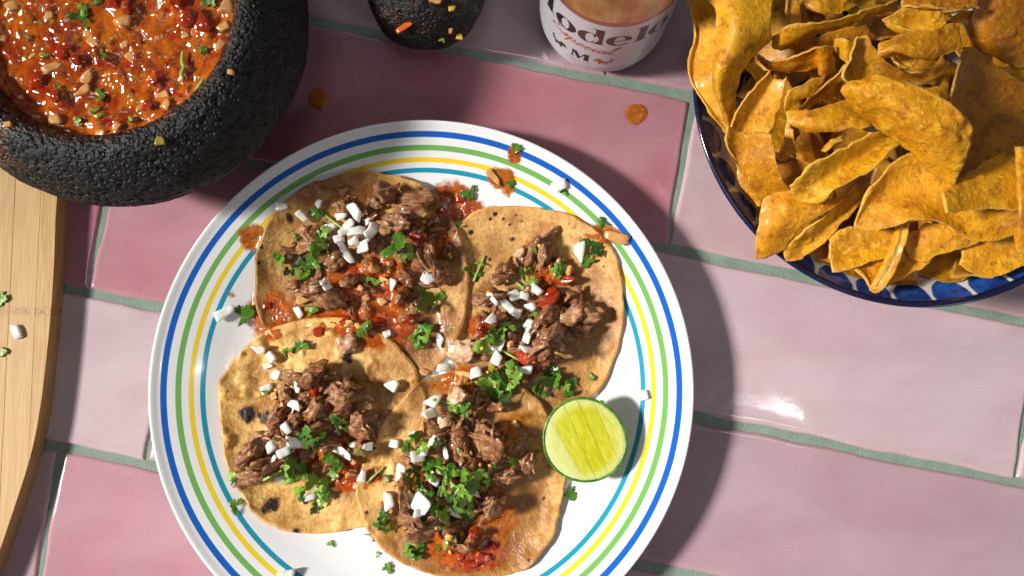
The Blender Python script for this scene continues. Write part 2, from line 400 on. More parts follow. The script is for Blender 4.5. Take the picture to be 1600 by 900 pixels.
def dice_mesh(a, b, c, seed, sub=3, q=11.0, rg=.11):
    """irregular rounded block, half sizes a b c"""
    V, F = ico(sub); V = V.copy()
    n = (np.abs(V)**q).sum(1)**(1/q); V = V/n[:, None]
    r = np.random.default_rng(seed); sk = r.normal(0, .13, 6)
    V[:, 0] += sk[0]*V[:, 1]+sk[1]*V[:, 2]; V[:, 1] += sk[2]*V[:, 0]; V[:, 0] *= 1+sk[3]*V[:, 1]*1.6; V[:, 1] *= 1+sk[4]*V[:, 0]*1.6
    V = V*np.array([a, b, c])
    V[:, 2] += (V[:, 0]**2)*(-.035)*(1 if seed % 2 else -1)*(3/max(a, 2))
    V += np.stack([fbm(V+seed*3.1, 2.2, 2, 1), fbm(V+seed*1.7, 2.2, 2, 2), fbm(V+seed, 2.2, 2, 3)], 1)*rg
    return V, F
def blob_mesh(a, b, c, seed, cuts=6):
    """soft torn lump, half sizes a b c"""
    V, F = ico(3); r = np.random.default_rng(seed); P = V.copy()
    for k in range(cuts):
        n_ = r.normal(0, 1, 3); n_[2] *= .5; n_ /= np.linalg.norm(n_); P = P-np.clip(P@n_-r.uniform(.45, .8), 0, None)[:, None]*n_*.9
    P = P*np.array([a, b, c])*1.15; s_ = max(a, b)
    P += np.stack([fbm(P+seed*3.1, s_*.9, 3, 1), fbm(P+seed*1.7, s_*.9, 3, 2), .5*fbm(P+seed, s_*.9, 3, 3)], 1)*s_*.38
    return P, F
def leaf_mesh(R, seed, curl=1.0, narrow=1.0):
    """three lobed toothed cilantro leaflet, stem end at the origin pointing +x"""
    r = np.random.default_rng(seed); n = 66
    t = np.linspace(-2.35, 2.35, n); lobe = np.abs(np.cos(1.5*t))**.55
    teeth = 1+.17*np.abs(np.cos(t*4.6+r.uniform(0, 1)))-.1
    rad = (.40+.60*lobe)*teeth*(1-.13*np.abs(t)/2.3)*(1+r.normal(0, .07, n))*(1+.24*np.sin(t*r.uniform(.8, 2.2)+r.uniform(0, 6.3)))
    X = np.cos(t)*rad*.72+.35; Y = np.sin(t)*rad*.80*narrow
    out = np.stack([X, Y], 1)*R*.62
    V = []; K = 4
    c0 = np.array([.30, 0])*R*.62
    for k in range(K+1):
        f = k/K
        for p in out: V.append((*(c0+(p-c0)*f), 0))
    V = np.array(V); kx, ky = r.normal(0, .5), r.normal(.25, .5)
    rr = V/R
    V[:, 2] = R*curl*(.35*kx*rr[:, 0]**2+.5*ky*rr[:, 1]**2)+curl*.10*R*fbm(V+seed*9, R*.35, 2, 5)
    F = []
    for k in range(K):
        for j in range(n-1): F.append((k*n+j, (k+1)*n+j, (k+1)*n+j+1, k*n+j+1))
    nV = len(V); B = V.copy(); B[:, 2] -= .22
    F2 = [tuple(i+nV for i in f[::-1]) for f in F]
    e = [K*n+j for j in range(n)]
    F3 = [(e[j], e[j]+nV, e[j+1]+nV, e[j+1]) for j in range(n-1)]
    return np.concatenate([V, B]), F+F2+F3
def tube_mesh(pts, r0, r1, n=7, m_=14):
    P = catmull(pts, m_); T = np.gradient(P, axis=0); T /= np.linalg.norm(T, axis=1)[:, None]+1e-9
    V = []
    for i in range(m_):
        a = np.cross(T[i], (0, 0, 1.0)); a = a/(np.linalg.norm(a)+1e-9) if np.linalg.norm(a) > .05 else np.array([1.0, 0, 0]); b = np.cross(T[i], a)
        rr_ = r0+(r1-r0)*i/(m_-1)
        for k in range(n):
            t = 2*math.pi*k/n; V.append(P[i]+rr_*(a*math.cos(t)+b*math.sin(t)))
    F = grid_faces(m_, n, wrap=True)+[tuple(range(n))[::-1], tuple(range((m_-1)*n, m_*n))]
    return np.array(V), F

def in_salsa(name, px, py, V, F, mat, dz=0.0, a=0.0, tl=(0, 0)):
    x, y, _ = W(px, py, SZ); z = float(salsa_h(np.array([[x, y, 0]]))[0])+dz
    V = rotz(tilt(V, *tl), a)+np.array([x, y, z]); return mk(name, V, F, mat, salsa)
sd = 100
for px, py, l, w, a in [(24,12,26,20,.3),(78,25,16,14,0),(150,70,36,18,2.2),(137,52,18,12,0),(195,70,16,10,.5),(208,92,22,14,2.3),(140,120,26,16,.9),(133,142,26,18,.2),(90,190,24,20,.3),(162,212,20,18,.2),(187,200,18,14,.9),
        (85,108,34,16,.6),(357,14,26,24,.2),(352,46,22,18,.6),(347,69,24,15,1.2),(255,148,24,16,0),(197,37,30,20,.4),(17,98,10,8,0),(225,60,14,9,.3),(50,88,14,8,.8),(290,55,14,12,.4),(60,185,14,9,.2),(240,200,44,8,.55),(220,170,18,10,.6),(110,215,14,8,0),(263,165,18,14,.8),(310,165,14,10,.6),(30,150,16,10,0),(5,60,14,12,0)]:
    sd += 1; V, F = dice_mesh(pxmm(l, SZ)*.36, pxmm(w, SZ)*.36, pxmm(w, SZ)*.28, sd, 3, 4.5, .3)
    V = V*np.array([1.22, 1.22, 1.1]); in_salsa('onion_piece', px, py, V, F, ONIONR, -.55, a, (random.uniform(-.3, .3), random.uniform(-.3, .3)))
for px, py, l, w, a, dz in [(322,38,46,34,1.4,1.6),(60,132,50,34,.5,.4),(296,32,34,26,1.2,.3),(105,82,34,26,.5,.8),(124,96,26,24,.2,.8),(205,146,22,14,1.4,.3),(245,132,24,16,.8,.6),(232,168,26,18,.3,.3),(92,155,28,22,.6,.2),(203,14,40,26,1.5,.5),(182,5,26,30,.5,.2),(280,5,30,24,.5,.1),(20,150,26,20,0,0),(262,100,20,12,.4,0)]:
    sd += 1; V, F = blob_mesh(pxmm(l, SZ)*.44, pxmm(w, SZ)*.44, pxmm(w, SZ)*.34, sd)
    in_salsa('tomato_piece', px, py, V, F, TOM, dz*.4-.45, a, (random.uniform(-.3, .3), random.uniform(-.3, .3)))
for px, py, l, w, a in [(158,182,30,16,0),(120,95,18,14,.4),(75,92,22,12,0),(205,150,12,10,0),(150,172,22,12,.5),(190,215,14,8,0),(60,35,16,10,0)]:
    sd += 1; V, F = blob_mesh(pxmm(l, SZ)/2, pxmm(w, SZ)/2, pxmm(w, SZ)*.3, sd)
    in_salsa('pepper_piece', px, py, V, F, OLIVE, .1, a)
for px, py, R, a, mt in [(128,30,40,1.2,0),(133,18,26,.4,0),(166,90,16,.3,1),(331,8,26,1.3,0),(317,80,20,.2,0),(158,150,24,.1,1),(126,192,18,2.5,0),(95,140,14,.7,0),(46,60,12,.4,0),(205,188,14,0,0),(152,3,22,0,0),(233,213,12,0,0)]:
    sd += 1; V, F = leaf_mesh(pxmm(R, SZ), sd, 1.2)
    V = V-V.mean(0); in_salsa('cilantro_leaf', px, py, V, F, LEAFD if (mt or R > 30) else LEAF, 1.5, a, (random.uniform(-.35, .35), random.uniform(-.35, .35)))
for px, py, l, a in [(290,98,34,1.75),(315,142,36,1.2),(290,118,20,1.5)]:
    sd += 1; L = pxmm(l, SZ); V, F = tube_mesh([(-L/2, 0, 0), (0, .8, .5), (L/2, 0, 0)], .9, .6); V[:, 2] *= .5
    in_salsa('cilantro_stem', px, py, V, F, STEM, 1.4, a)
V0, F0 = ico(2)
sm = []
for k in range(16):
    a = random.uniform(0, 6.28); r = 55*math.sqrt(random.random()); x, y = MC[0]+r*math.cos(a), MC[1]+r*math.sin(a)
    z = float(salsa_h(np.array([[x, y, 0]]))[0]); q = random.uniform(.55, 1.0)
    V = rotz(V0*np.array([1.25*q, q, .5*q]), a)+np.array([x, y, z+.15]); mk('chili_seed', V, F0, random.choice([SEED, ONIONR, SEED, TOM]), salsa)
# things stuck to the mortar's rim
def on_mortar(px, py):
    best = None
    for zz in np.arange(88, 40, -.25):
        x, y, _ = W(px, py, zz); r = math.hypot(x-MC[0], y-MC[1])
        k = np.array([p for p in pr_mort]); zt = np.interp(r, k[:, 0], k[:, 1])
        if zz <= zt: return (x, y, zt)
    return W(px, py, 50)
pr_mort = [(58.5, 79), (61, 84), (65.5, 85.6), (71, 83), (78.5, 75), (83.5, 65), (85, 55)]
V, F = leaf_mesh(6, 501, .6, .5); V = rotz(V-V.mean(0), 1.8)
p = on_mortar(59, 278); o = mk('cilantro_leaf', tilt(V, -.5, -.1)+np.array(p)+np.array([0, 0, .8]), F, LEAFD); setp(o, 'small wet green cilantro leaf stuck to the outside of the stone mortar', 'cilantro leaf')
V, F = dice_mesh(2.0, 1.8, 1.2, 502); p = on_mortar(252, 221); o = mk('pepper_piece', V+np.array(p)+np.array([0, 0, .6]), F, OLIVE); setp(o, 'little olive green pepper bit on the lower rim of the stone mortar', 'pepper bit')
V, F = dice_mesh(1.2, 1.1, .9, 503); p = on_mortar(362, 114); o = mk('chili_seed', V+np.array(p)+np.array([0, 0, .5]), F, ONIONR); setp(o, 'pale seed stuck on the right shoulder of the stone mortar rim', 'seed')
V, F = dice_mesh(1.6, 1.2, .9, 504); p = on_mortar(14, 195); o = mk('onion_piece', V+np.array(p)+np.array([0, 0, .5]), F, ONIONR); setp(o, 'small pale onion piece stuck to the left rim of the stone mortar', 'onion piece')

# ================================================================== PESTLE
pc = W(657, 84, 13); PYF = pc[1]-2
pro = [(0, 0), (9, .8), (17, 4), (23, 10), (27.5, 20), (29.5, 34), (29, 52), (26, 72), (22, 92), (19, 110), (16, 122), (9, 129), (0, 131)]
pr = catmull(pro, 120); th = np.linspace(0, 2*math.pi, 160, endpoint=False)
V = np.zeros((120, 160, 3)); V[:, :, 0] = pr[:, 0:1]*np.cos(th); V[:, :, 2] = pr[:, 0:1]*np.sin(th); V[:, :, 1] = pr[:, 1:2]
V = V.reshape(-1, 3); rad3 = V.copy(); rad3[:, 1] = 0; rad3 /= np.linalg.norm(rad3, axis=1)[:, None]+1e-6
V = V+rad3*((2.6*fbm(V, 24, 2, 7)+1.0*fbm(V, 6, 3, 8)-.8*np.clip((fbm(V, 1.9, 2, 6)-.1)/.2, 0, 1))*np.clip(np.hypot(V[:, 0], V[:, 2])/8, 0, 1))[:, None]
V = rotz(V, -.06); V = V+np.array([W(657, 60, 28)[0], PYF, 0]); V[:, 2] += 28.2-0; V[:, 2] -= V[:, 2].min()-.02
PV = V
wv = np.clip(fbm(V, 9, 3, 3)*2+.2, 0, 1)*(V[:, 2] > 30)
pest = mk('stone_pestle', V, grid_faces(120, 160, wrap=True, flip=True), STONE, None, attr={'wet': wv*.8})
setp(pest, 'dark wet volcanic stone pestle lying on the pink tiles', 'pestle')
def on_mesh(PVs, px, py):
    best = None; bd = 1e9
    for zz in np.arange(60, 4, -.5):
        x, y, _ = W(px, py, zz); d = np.hypot(PVs[:, 0]-x, PVs[:, 1]-y); k = d < 1.3
        if k.any() and PVs[k, 2].max() >= zz: return np.array((x, y, PVs[k, 2].max()))
    return np.array(W(px, py, 20))
for px, py, a, b, an, mt, nm, lb, ct in [(632, 44, 4.0, 1.3, .55, 'C', 'carrot_sliver', 'bright orange sliver stuck on the black pestle', 'food scrap'),
        (706, 14, 1.5, 1.3, 0, 'S', 'chili_seed', 'yellow seed on the upper right of the black pestle', 'seed'),
        (718, 62, 1.5, 1.4, 0, 'S', 'chili_seed', 'yellow seed near the lower right end of the black pestle', 'seed'),
        (704, 49, .9, 1.2, 0, 'O', 'onion_bit', 'tiny pale onion bit between the two yellow seeds on the pestle', 'onion bit'),
        (683, 2, 2.2, 1.6, .3, 'O', 'onion_piece', 'pale onion piece at the photo edge on top of the pestle', 'onion piece')]:
    sd += 1; V, F = dice_mesh(a, b, .8, sd); p = on_mesh(PV, px, py)
    if mt == 'C': CAR = M('orange_scrap', (.75, .14, .02), .2, Coat_Weight=.4).m
    o = mk(nm, rotz(V, an)+p+np.array([0, 0, .3]), F, {'C': None, 'S': SEED, 'O': ONIONR}[mt] or CAR); setp(o, lb, ct)
V, F = leaf_mesh(3.2, 520, .5); p = on_mesh(PV, 692, 66)
o = mk('cilantro_leaf', rotz(V-V.mean(0), 1.2)+p+np.array([0, 0, .6]), F, LEAF); setp(o, 'tiny green cilantro sprig on the end of the black pestle', 'cilantro leaf')

# ================================================================== CUTTING BOARD
m = M('bamboo', (.62, .40, .20), .5, Coat_Weight=.08)
v = m.map(m.obj(), (1, .045, 1)); g1 = m.noise(.8, 3, .6, v); g2 = m.noise(4, 2, .5, v)
oi = m.nt.nodes.new('ShaderNodeObjectInfo')
c = m.mix(m.ramp(g1, .3, .72), (.40, .215, .055), (.60, .37, .13)); c = m.mix(m.ramp(m.rnd(), 0, 1, .0, .55), c, (.56, .355, .155))
c = m.mix(m.ramp(g2, .55, .8, 0, .5), c, (.46, .26, .10))
nd = m.ramp(m.math('ABSOLUTE', m.math('ADD', m.sep(m.obj())[1], m.math('MULTIPLY', m.noise(8, 2), .004))), .0, .0035, 1, 0)
c = m.mix(m.math('MULTIPLY', nd, m.ramp(m.noise(1.3, 3), .4, .6, 0, .8)), c, (.30, .13, .04))
m.set('Base Color', c); m.bump((g1, .35, .15)); BAMB = m.m
BT = 11.0
edge = [W(x, y, BT)[:2] for x, y in [(85, 255), (89, 300), (87, 340), (80, 480), (58, 666), (21, 797), (-30, 930), (-120, 1080), (-260, 1180)]]
ecu = catmull(edge, 50); left = [(-470, ecu[-1][1]), (-470, ecu[0][1]+12)]
cor = [(ecu[0][0]-3, ecu[0][1]+7), (ecu[0][0]-9, ecu[0][1]+11.5), (ecu[0][0]-18, ecu[0][1]+12)]
outl = [tuple(p) for p in ecu]+left+cor[::-1]
def clip(poly, ax, lim, keep_less):
    out = []
    for i in range(len(poly)):
        a, b = poly[i], poly[(i+1) % len(poly)]
        ia = (a[ax] <= lim) == keep_less; ib = (b[ax] <= lim) == keep_less
        if ia: out.append(a)
        if ia != ib:
            t = (lim-a[ax])/(b[ax]-a[ax]); out.append((a[0]+t*(b[0]-a[0]), a[1]+t*(b[1]-a[1])))
    return out
bx0 = edge[0][0]
board = empty('cutting_board', (bx0-60, edge[3][1], 0), 'pale bamboo cutting board with a curved edge at the left of the photo', 'cutting board')
xs = [-470, -400, -340, -300, -283, -266, -249.5, -236.5, -226.5, -217, -200]
for i in range(len(xs)-1):
    pl = clip(clip(outl, 0, xs[i], False), 0, xs[i+1]-.12, True)
    if len(pl) < 3: continue
    bm = bmesh.new(); q = []
    for p in pl:
        if not q or math.hypot(p[0]-q[-1][0], p[1]-q[-1][1]) > .05: q.append(p)
    f = bm.faces.new([bm.verts.new((x, y, 0.05)) for x, y in q])
    ex = bmesh.ops.extrude_face_region(bm, geom=[f]); vs = [v for v in ex['geom'] if isinstance(v, bmesh.types.BMVert)]
    bmesh.ops.translate(bm, vec=(0, 0, BT-.05+random.uniform(-.05, .05)), verts=vs)
    bmesh.ops.recalc_face_normals(bm, faces=bm.faces)
    tp = [e for e in bm.edges if all(v.co.z > 1 for v in e.verts)]
    bmesh.ops.bevel(bm, geom=tp, offset=(.9 if i == len(xs)-2 else .12), segments=3, profile=.5, affect='EDGES', clamp_overlap=True)
    bm.verts.ensure_lookup_table()
    o = mk('bamboo_strip', [v.co[:] for v in bm.verts], [tuple(v.index for v in f.verts) for f in bm.faces], BAMB, board, smooth=False); bm.free()
V, F = dice_mesh(3.6, 1.9, 1.2, 601); p = W(28, 518, BT)
o = mk('onion_piece', rotz(V, 1.9)+np.array(p)+np.array([0, 0, 1.1]), F, ONION); setp(o, 'white onion sliver lying alone on the bamboo cutting board', 'onion piece')
for px, py, R, lb in [(4, 468, 26, 'pale green cilantro leaf on the cutting board above the onion sliver'), (6, 549, 18, 'small green cilantro leaf on the cutting board below the onion sliver')]:
    sd += 1; V, F = leaf_mesh(pxmm(R, BT), sd, .6); p = W(px, py, BT)
    o = mk('cilantro_leaf', V-V.mean(0)+np.array(p)+np.array([0, 0, .9]), F, LEAF); setp(o, lb, 'cilantro leaf')

# ================================================================== BEER CAN
CX = W(952, 40, 40)[0]; CY = W(948, 108, 5)[1]+28.0; CR = 32.5
m = M('can_print', (.74, .75, .77), .30, Metallic=.25, Coat_Weight=.35, Coat_Roughness=.08)
s = m.sep(m.obj()); zz = m.math('MULTIPLY', s[2], 1000)
gold = m.mix(m.ramp(m.noise(11, 3, .5, m.map(m.obj(), (1, 1, .6))), .35, .7), (.62, .29, .045), (.92, .62, .22))
gold = m.mix(m.ramp(m.noise(2.4, 3, .6, m.map(m.obj(), (1, 1, .25))), .55, .7, 0, .55), gold, (.52, .20, .04))
c = m.mix(m.ramp(zz, 73.6, 73.9), (.76, .77, .79), (.50, .19, .12)); c = m.mix(m.ramp(zz, 77.8, 78.3), c, gold)
m.set('Base Color', c); m.set('Metallic', m.ramp(zz, 73, 74, .12, .55)); m.bump((m.noise(4, 2), .03, .2)); CANM = m.m
m = M('aluminium', (.75, .75, .77), .25, Metallic=1.0); ALU = m.m
can = empty('beer_can', (CX, CY, 0), 'white and gold beer can with black serif lettering standing on the tiles', 'can')
cp = [(0, 7), (14, 5), (21, 1.4), (23, .1), (24.5, .3), (25.5, 2), (28, 5.5), (30.6, 9.5), (32, 13), (32.5, 17), (32.5, 30), (32.5, 60), (32.5, 90), (32.5, 108), (31.5, 113), (28.5, 119), (26.8, 122), (27.4, 123.2), (26.6, 123.6)]
V, F = lathe(catmull(cp, 120), 120, (CX, CY)); mk('can_body', V, F, CANM, can)
V, F = lathe(catmull([(26.6, 123.6), (25.6, 122), (25, 118), (22, 118), (0, 118.5)], 30), 90, (CX, CY)); mk('lid', V, F, ALU, can)
V, F = tube_mesh([(-11, 0, 0), (-6, 4, .4), (4, 4, .4), (8, 0, .2), (4, -4, .4), (-6, -4, .4), (-10.5, -.4, 0)], .8, .8, 8, 40); mk('pull_tab', V+np.array([CX+2, CY, 119.4]), F, ALU, can)
def ell(cx, cy, rx, ry, n=40, a0=0, a1=2*math.pi, cl=False):
    return [(cx+rx*math.cos(a0+(a1-a0)*i/(n if not cl else n-1)), cy+ry*math.sin(a0+(a1-a0)*i/(n if not cl else n-1))) for i in range(n)]
def glyph(ch, xh=11.4, asc=17.4):
    k = xh/2
    if ch == 'o': return [ell(0, k, 6.2, k+.3), ell(0, k, 2.3, k-.35)], 12.4
    if ch == 'd':
        return [ell(-1.2, k, 5.2, k+.3), ell(-.3, k, 2.2, k-.45)]+[[(1.9, 0), (6.9, 0), (6.9, .5), (5.9, .8), (5.9, asc), (.4, asc), (.4, asc-.5), (1.9, asc-.9)]], 13
    if ch == 'l': return [[(-3.3, 0), (3.3, 0), (3.3, .5), (2.1, .9), (2.1, asc), (-3.3, asc), (-3.3, asc-.5), (-2.0, asc-.9), (-2.0, .9), (-3.3, .5)]], 7
    if ch == 'e':
        o1 = ell(0, k, 6.1, k+.3, 44, 0, 2*math.pi-.65, True); i1 = ell(.3, k, 2.6, k-.5, 30, 2*math.pi-.75, math.pi, True)
        i1 = [(x+(1.2 if j < 8 else 0)*(1-j/8), y) for j, (x, y) in enumerate(i1)]
        return [[(6.1, k-.35)]+[(6.1, k)]+o1[1:]+i1+[(-2.3, k-.35)], ell(.2, k+.35, 2.5, k-.85, 20, 0, math.pi, True)], 12.2
    if ch == 'M': return [[(-9, 0), (-4, 0), (-4, .5), (-6, .8), (-6, 13), (-1, 0), (0, 0), (5, 13), (5, .8), (3.5, .5), (3.5, 0), (11, 0), (11, .5), (9.5, .8), (9.5, asc-.8), (11, asc-.5), (11, asc), (5, asc), (1.2, 6.5), (-3, asc), (-9, asc), (-9, asc-.5), (-7.5, asc-.8), (-7.5, .8), (-9, .5)]], 20
def wrap(name, contours, mat, off=.07, parent=None):
    cu = bpy.data.curves.new('tmp', 'CURVE'); cu.dimensions = '2D'; cu.fill_mode = 'BOTH'
    for cc in contours:
        sp_ = cu.splines.new('POLY'); sp_.points.add(len(cc)-1); sp_.use_cyclic_u = True
        for i, (x, y) in enumerate(cc): sp_.points[i].co = (x, y, 0, 1)
    ob = bpy.data.objects.new('tmp', cu); col.objects.link(ob); dg = bpy.context.evaluated_depsgraph_get(); dg.update()
    me = bpy.data.meshes.new_from_object(ob.evaluated_get(dg)); bpy.data.objects.remove(ob); bpy.data.curves.remove(cu)
    bm = bmesh.new(); bm.from_mesh(me); bpy.data.meshes.remove(me)
    if not bm.verts: bm.free(); return
    x0 = min(v.co.x for v in bm.verts); x1 = max(v.co.x for v in bm.verts); x = x0+1.2
    while x < x1:
        bmesh.ops.bisect_plane(bm, geom=bm.verts[:]+bm.edges[:]+bm.faces[:], plane_co=(x, 0, 0), plane_no=(1, 0, 0)); x += 1.2
    V = []
    for v in bm.verts:
        s_, h = v.co.x, v.co.y; R = CR+off
        if h < 17: R = float(np.interp(h, [p[1] for p in cp[3:10]], [p[0] for p in cp[3:10]]))+off
        a = s_/CR; V.append((CX+R*math.sin(a), CY-R*math.cos(a), h))
    bm.verts.ensure_lookup_table(); F = [tuple(v.index for v in f.verts) for f in bm.faces]; bm.free()
    return mk(name, V, F, mat, parent or can, smooth=False)
INK = M('black_ink', (.012, .009, .010), .35).m; RUST = M('copper_ink', (.50, .13, .05), .35).m; GREY = M('grey_ink', (.33, .35, .36), .5).m; BROWN = M('brown_ink', (.09, .03, .03), .35).m
for ch, s0, h0, mt in [('M', -42.5, 52, INK), ('o', -24.2, 51, INK), ('d', -10.8, 51, BROWN), ('e', 2.6, 51, BROWN), ('l', 13.2, 51, BROWN), ('o', 22.8, 51, BROWN)]:
    gl, w = glyph(ch); wrap('letter', [[(x+s0, y+h0) for x, y in cc] for cc in gl], mt)
def stroke(pts, w, s0, h0, sc_=1.0, shear=.45, mt=RUST, slope=-.15):
    P = catmull([(x+y*shear, y) for x, y in pts], max(12, len(pts)*6))*sc_
    T = np.gradient(P, axis=0); T /= np.linalg.norm(T, axis=1)[:, None]+1e-9
    wv_ = w*(.55+.6*np.abs(T[:, 1])); N_ = np.stack([-T[:, 1], T[:, 0]], 1)*wv_[:, None]/2
    L_, R_ = P+N_, P-N_; V = []; 
    for a_, b_ in zip(L_, R_): V += [a_, b_]
    F = [(2*i, 2*i+1, 2*i+3, 2*i+2) for i in range(len(P)-1)]
    out = []
    for x, y in V:
        h = h0+y+slope*(x+s0-0); a = (x+s0)/CR; out.append((CX+(CR+.09)*math.sin(a), CY-(CR+.09)*math.cos(a), h))
    return out, F
def script(word, s0, h0, sc_, mt):
    G = {'E': ([(3.4, 6.4), (2, 7.4), (.6, 6.4), (1.2, 4.6), (2.4, 4.1), (.6, 3.4), (-.4, 1.6), (.8, 0), (2.6, .2), (4, 1.4)], 4.4),
         's': ([(0, .2), (1.4, 2.2), (2, 3.2), (2.2, 1.6), (1.6, .2), (.5, .3), (2, .2), (3, 1)], 3),
         'p': ([(0, 1), (1, 3), (1, -3.6), (1, 1.6), (2, 3.1), (3, 2), (2.4, .3), (1.4, .5), (3.4, .3), (4, 1)], 4),
         'e': ([(0, 1), (1.6, 1.6), (2.2, 2.6), (1.2, 3), (.4, 1.6), (1, .1), (2.2, .2), (3.2, 1)], 3.1),
         'c': ([(0, 1), (2.2, 2.6), (1.2, 3), (.4, 1.6), (1, .1), (2.2, .2), (3.1, 1)], 3),
         'i': ([(0, 1), (1, 3), (.8, .6), (1.5, 0), (2.4, 1)], 2.3),
         'a': ([(2.4, 2.8), (1, 3), (.3, 1.4), (1, .1), (2.2, 1.2), (2.5, 3), (2.3, .5), (3, 0), (3.8, 1)], 3.7),
         'l': ([(0, 1), (1.6, 5), (1.6, 7.2), (.9, 6.4), (.8, 1.2), (1.5, 0), (3, 1.2)], 2.6)}
    x = 0; VV, FF = [], []
    for ch in word:
        g_, adv = G[ch]; v_, f_ = stroke([(a+x, b) for a, b in g_], .75, s0, h0, sc_)
        FF += [tuple(i+len(VV) for i in f) for f in f_]; VV += v_
        x += adv
    mk('script_lettering', VV, FF, mt, can, smooth=False)
script('Especial', -32, 39.5, 1.28, RUST)
# emblem: an M between two rampant lions, tiny line of print below
gl, w = glyph('M', 11.4, 17.4); wrap('emblem_letter', [[(x*.52-14.2, y*.50+25.5) for x, y in cc] for cc in gl], INK)
def lion(s0, h0, d, mt):
    b = [(0, 0), (1.2, .2), (1.6, 1.8), (3.0, 1.6), (3.4, .2), (4.6, .3), (4.4, 2.4), (5.2, 4), (6.6, 3.4), (7.4, 4.4), (5.8, 5.2), (6.8, 6.0), (5.6, 7.4), (4.0, 7.4), (3.0, 6.2), (2.4, 4.4), (1.0, 3.8), (-.4, 4.6), (-1.6, 6.4), (-.6, 7.8), (-1.4, 8.4), (-2.8, 6.8), (-1.8, 3.8), (-.4, 2.6)]
    wrap('emblem_lion', [[(s0+d*x*1.0, h0+y*.95) for x, y in b]], mt)
lion(-28.5, 25.5, 1, INK); lion(.2, 25.3, -1, RUST)
fp_ = []
def dashes(s_a, s_b, h, ht, mt, name, rnd_):
    cs = []; x = s_a
    while x < s_b:
        w = rnd_.uniform(.5, 1.6); cs.append([(x, h), (min(x+w, s_b), h), (min(x+w, s_b), h+ht), (x, h+ht)]); x += w+.45
    return cs
rr_ = random.Random(3); cs = dashes(-20, -8, 22.2, .6, INK, '', rr_)
wrap('small_print', cs, INK)
cs = []
for h in (19.5, 18.0, 16.5, 15.0, 13.6, 12.2, 10.8): cs += dashes(-19+rr_.uniform(0, 4), 13+rr_.uniform(-3, 3), h, .5, GREY, '', rr_)
wrap('small_print', cs, GREY)

# ================================================================== BLUE AND WHITE CHIP BOWL
BC = W(1430, 134, 60); 
m = M('talavera_glaze', (.75, .68, .60), .14, Coat_Weight=.5, Coat_Roughness=.05)
s = m.sep(m.obj()); R_ = m.math('MULTIPLY', m.math('SQRT', m.math('ADD', m.math('MULTIPLY', s[0], s[0]), m.math('MULTIPLY', s[1], s[1]))), 1000)
wob = m.math('MULTIPLY', m.math('SUBTRACT', m.noise(9, 3), .5), 1.6); R_ = m.math('ADD', R_, wob)
A_ = m.math('DIVIDE', m.math('ARCTAN2', s[1], s[0]), 2*math.pi)
A_ = m.math('ADD', A_, m.math('MULTIPLY', m.math('SUBTRACT', m.noise(13, 2), .5), .004))
def petals(N, ph, rc, rx, ry, slant=0.0):
    u = m.math('ADD', m.math('MULTIPLY', A_, N), ph+50)
    if slant: u = m.math('ADD', u, m.math('MULTIPLY', m.math('SUBTRACT', R_, rc), slant))
    u = m.math('SUBTRACT', m.math('FRACT', u), .5)
    a = m.math('DIVIDE', u, rx); b = m.math('DIVIDE', m.math('SUBTRACT', R_, rc), ry)
    return m.ramp(m.math('ADD', m.math('MULTIPLY', a, a), m.math('MULTIPLY', b, b)), .9, 1.08, 1, 0)
blue = m.mix(m.ramp(m.noise(5, 3), .35, .7), (.006, .03, .17), (.018, .10, .40))
navy = (.006, .010, .045)
c = m.mix(petals(34, .2, 95.5, .455, 7.4), (.76, .71, .64), blue)
c = m.mix(petals(11, .35, 77.5, .33, 6.5), c, blue); c = m.mix(petals(11, .86, 80, .09, 6.5, .03), c, blue)
c = m.mix(m.ramp(m.math('ABSOLUTE', m.math('SUBTRACT', R_, 68)), 1.4, 1.8, 1, 0), c, navy)
c = m.mix(petals(9, .1, 50, .35, 11), c, blue)
c = m.mix(m.ramp(R_, 96.9, 97.4), c, navy)
m.set('Base Color', c); m.bump((m.noise(14, 2), .1, .5)); TAL = m.m
bp = [(0, 0.1), (38, 0.1), (41, .3), (43, 4), (58, 13), (78, 31), (92, 47), (98.5, 56.5), (100.3, 59.5), (99.8, 60.8), (98.3, 60.6), (97.0, 58.5), (93, 54.0), (86, 46.5), (76, 36.5), (58, 20), (38, 10), (0, 8)]
V, F = lathe(catmull(bp, 150), 220, BC)
bowl = mk('chip_bowl', V, F, TAL, None, (BC[0], BC[1], 0)); setp(bowl, 'blue and white painted ceramic bowl with navy rim heaped with tortilla chips', 'bowl')
# ================================================================== TACOS
m = M('corn_tortilla', (.6, .36, .14), .5, Subsurface_Weight=.08, Subsurface_Scale=.002)
soak = m.attr('soak'); char = m.attr('char'); rim_ = m.attr('rim')
n1 = m.noise(10, 5, .68); n2 = m.noise(2.6, 4, .65)
c = m.mix(m.ramp(n1, .36, .62), (.42, .19, .040), (.72, .45, .145))
c = m.mix(m.ramp(n2, .52, .70, 0, .55), c, (.36, .165, .045))
c = m.mix(m.math('MULTIPLY', m.ramp(m.noise(7, 5, .7), .56, .68), .6), c, (.34, .15, .045))
spk = m.math('MULTIPLY', m.ramp(m.voro(3.6), .08, .2, 1, 0), m.ramp(m.noise(20, 2), .48, .6))
c = m.mix(m.math('MULTIPLY', spk, .75), c, (.10, .035, .012))
c = m.mix(m.math('MULTIPLY', rim_, m.ramp(n2, .35, .6)), c, (.62, .33, .09))
sk = m.math('MULTIPLY', soak, m.ramp(m.noise(9, 4), .25, .55, .55, 1))
c = m.mix(m.math('MULTIPLY', sk, .97, clamp=True), c, m.mix(m.noise(10, 4), (.13, .034, .0015), (.30, .090, .003)))
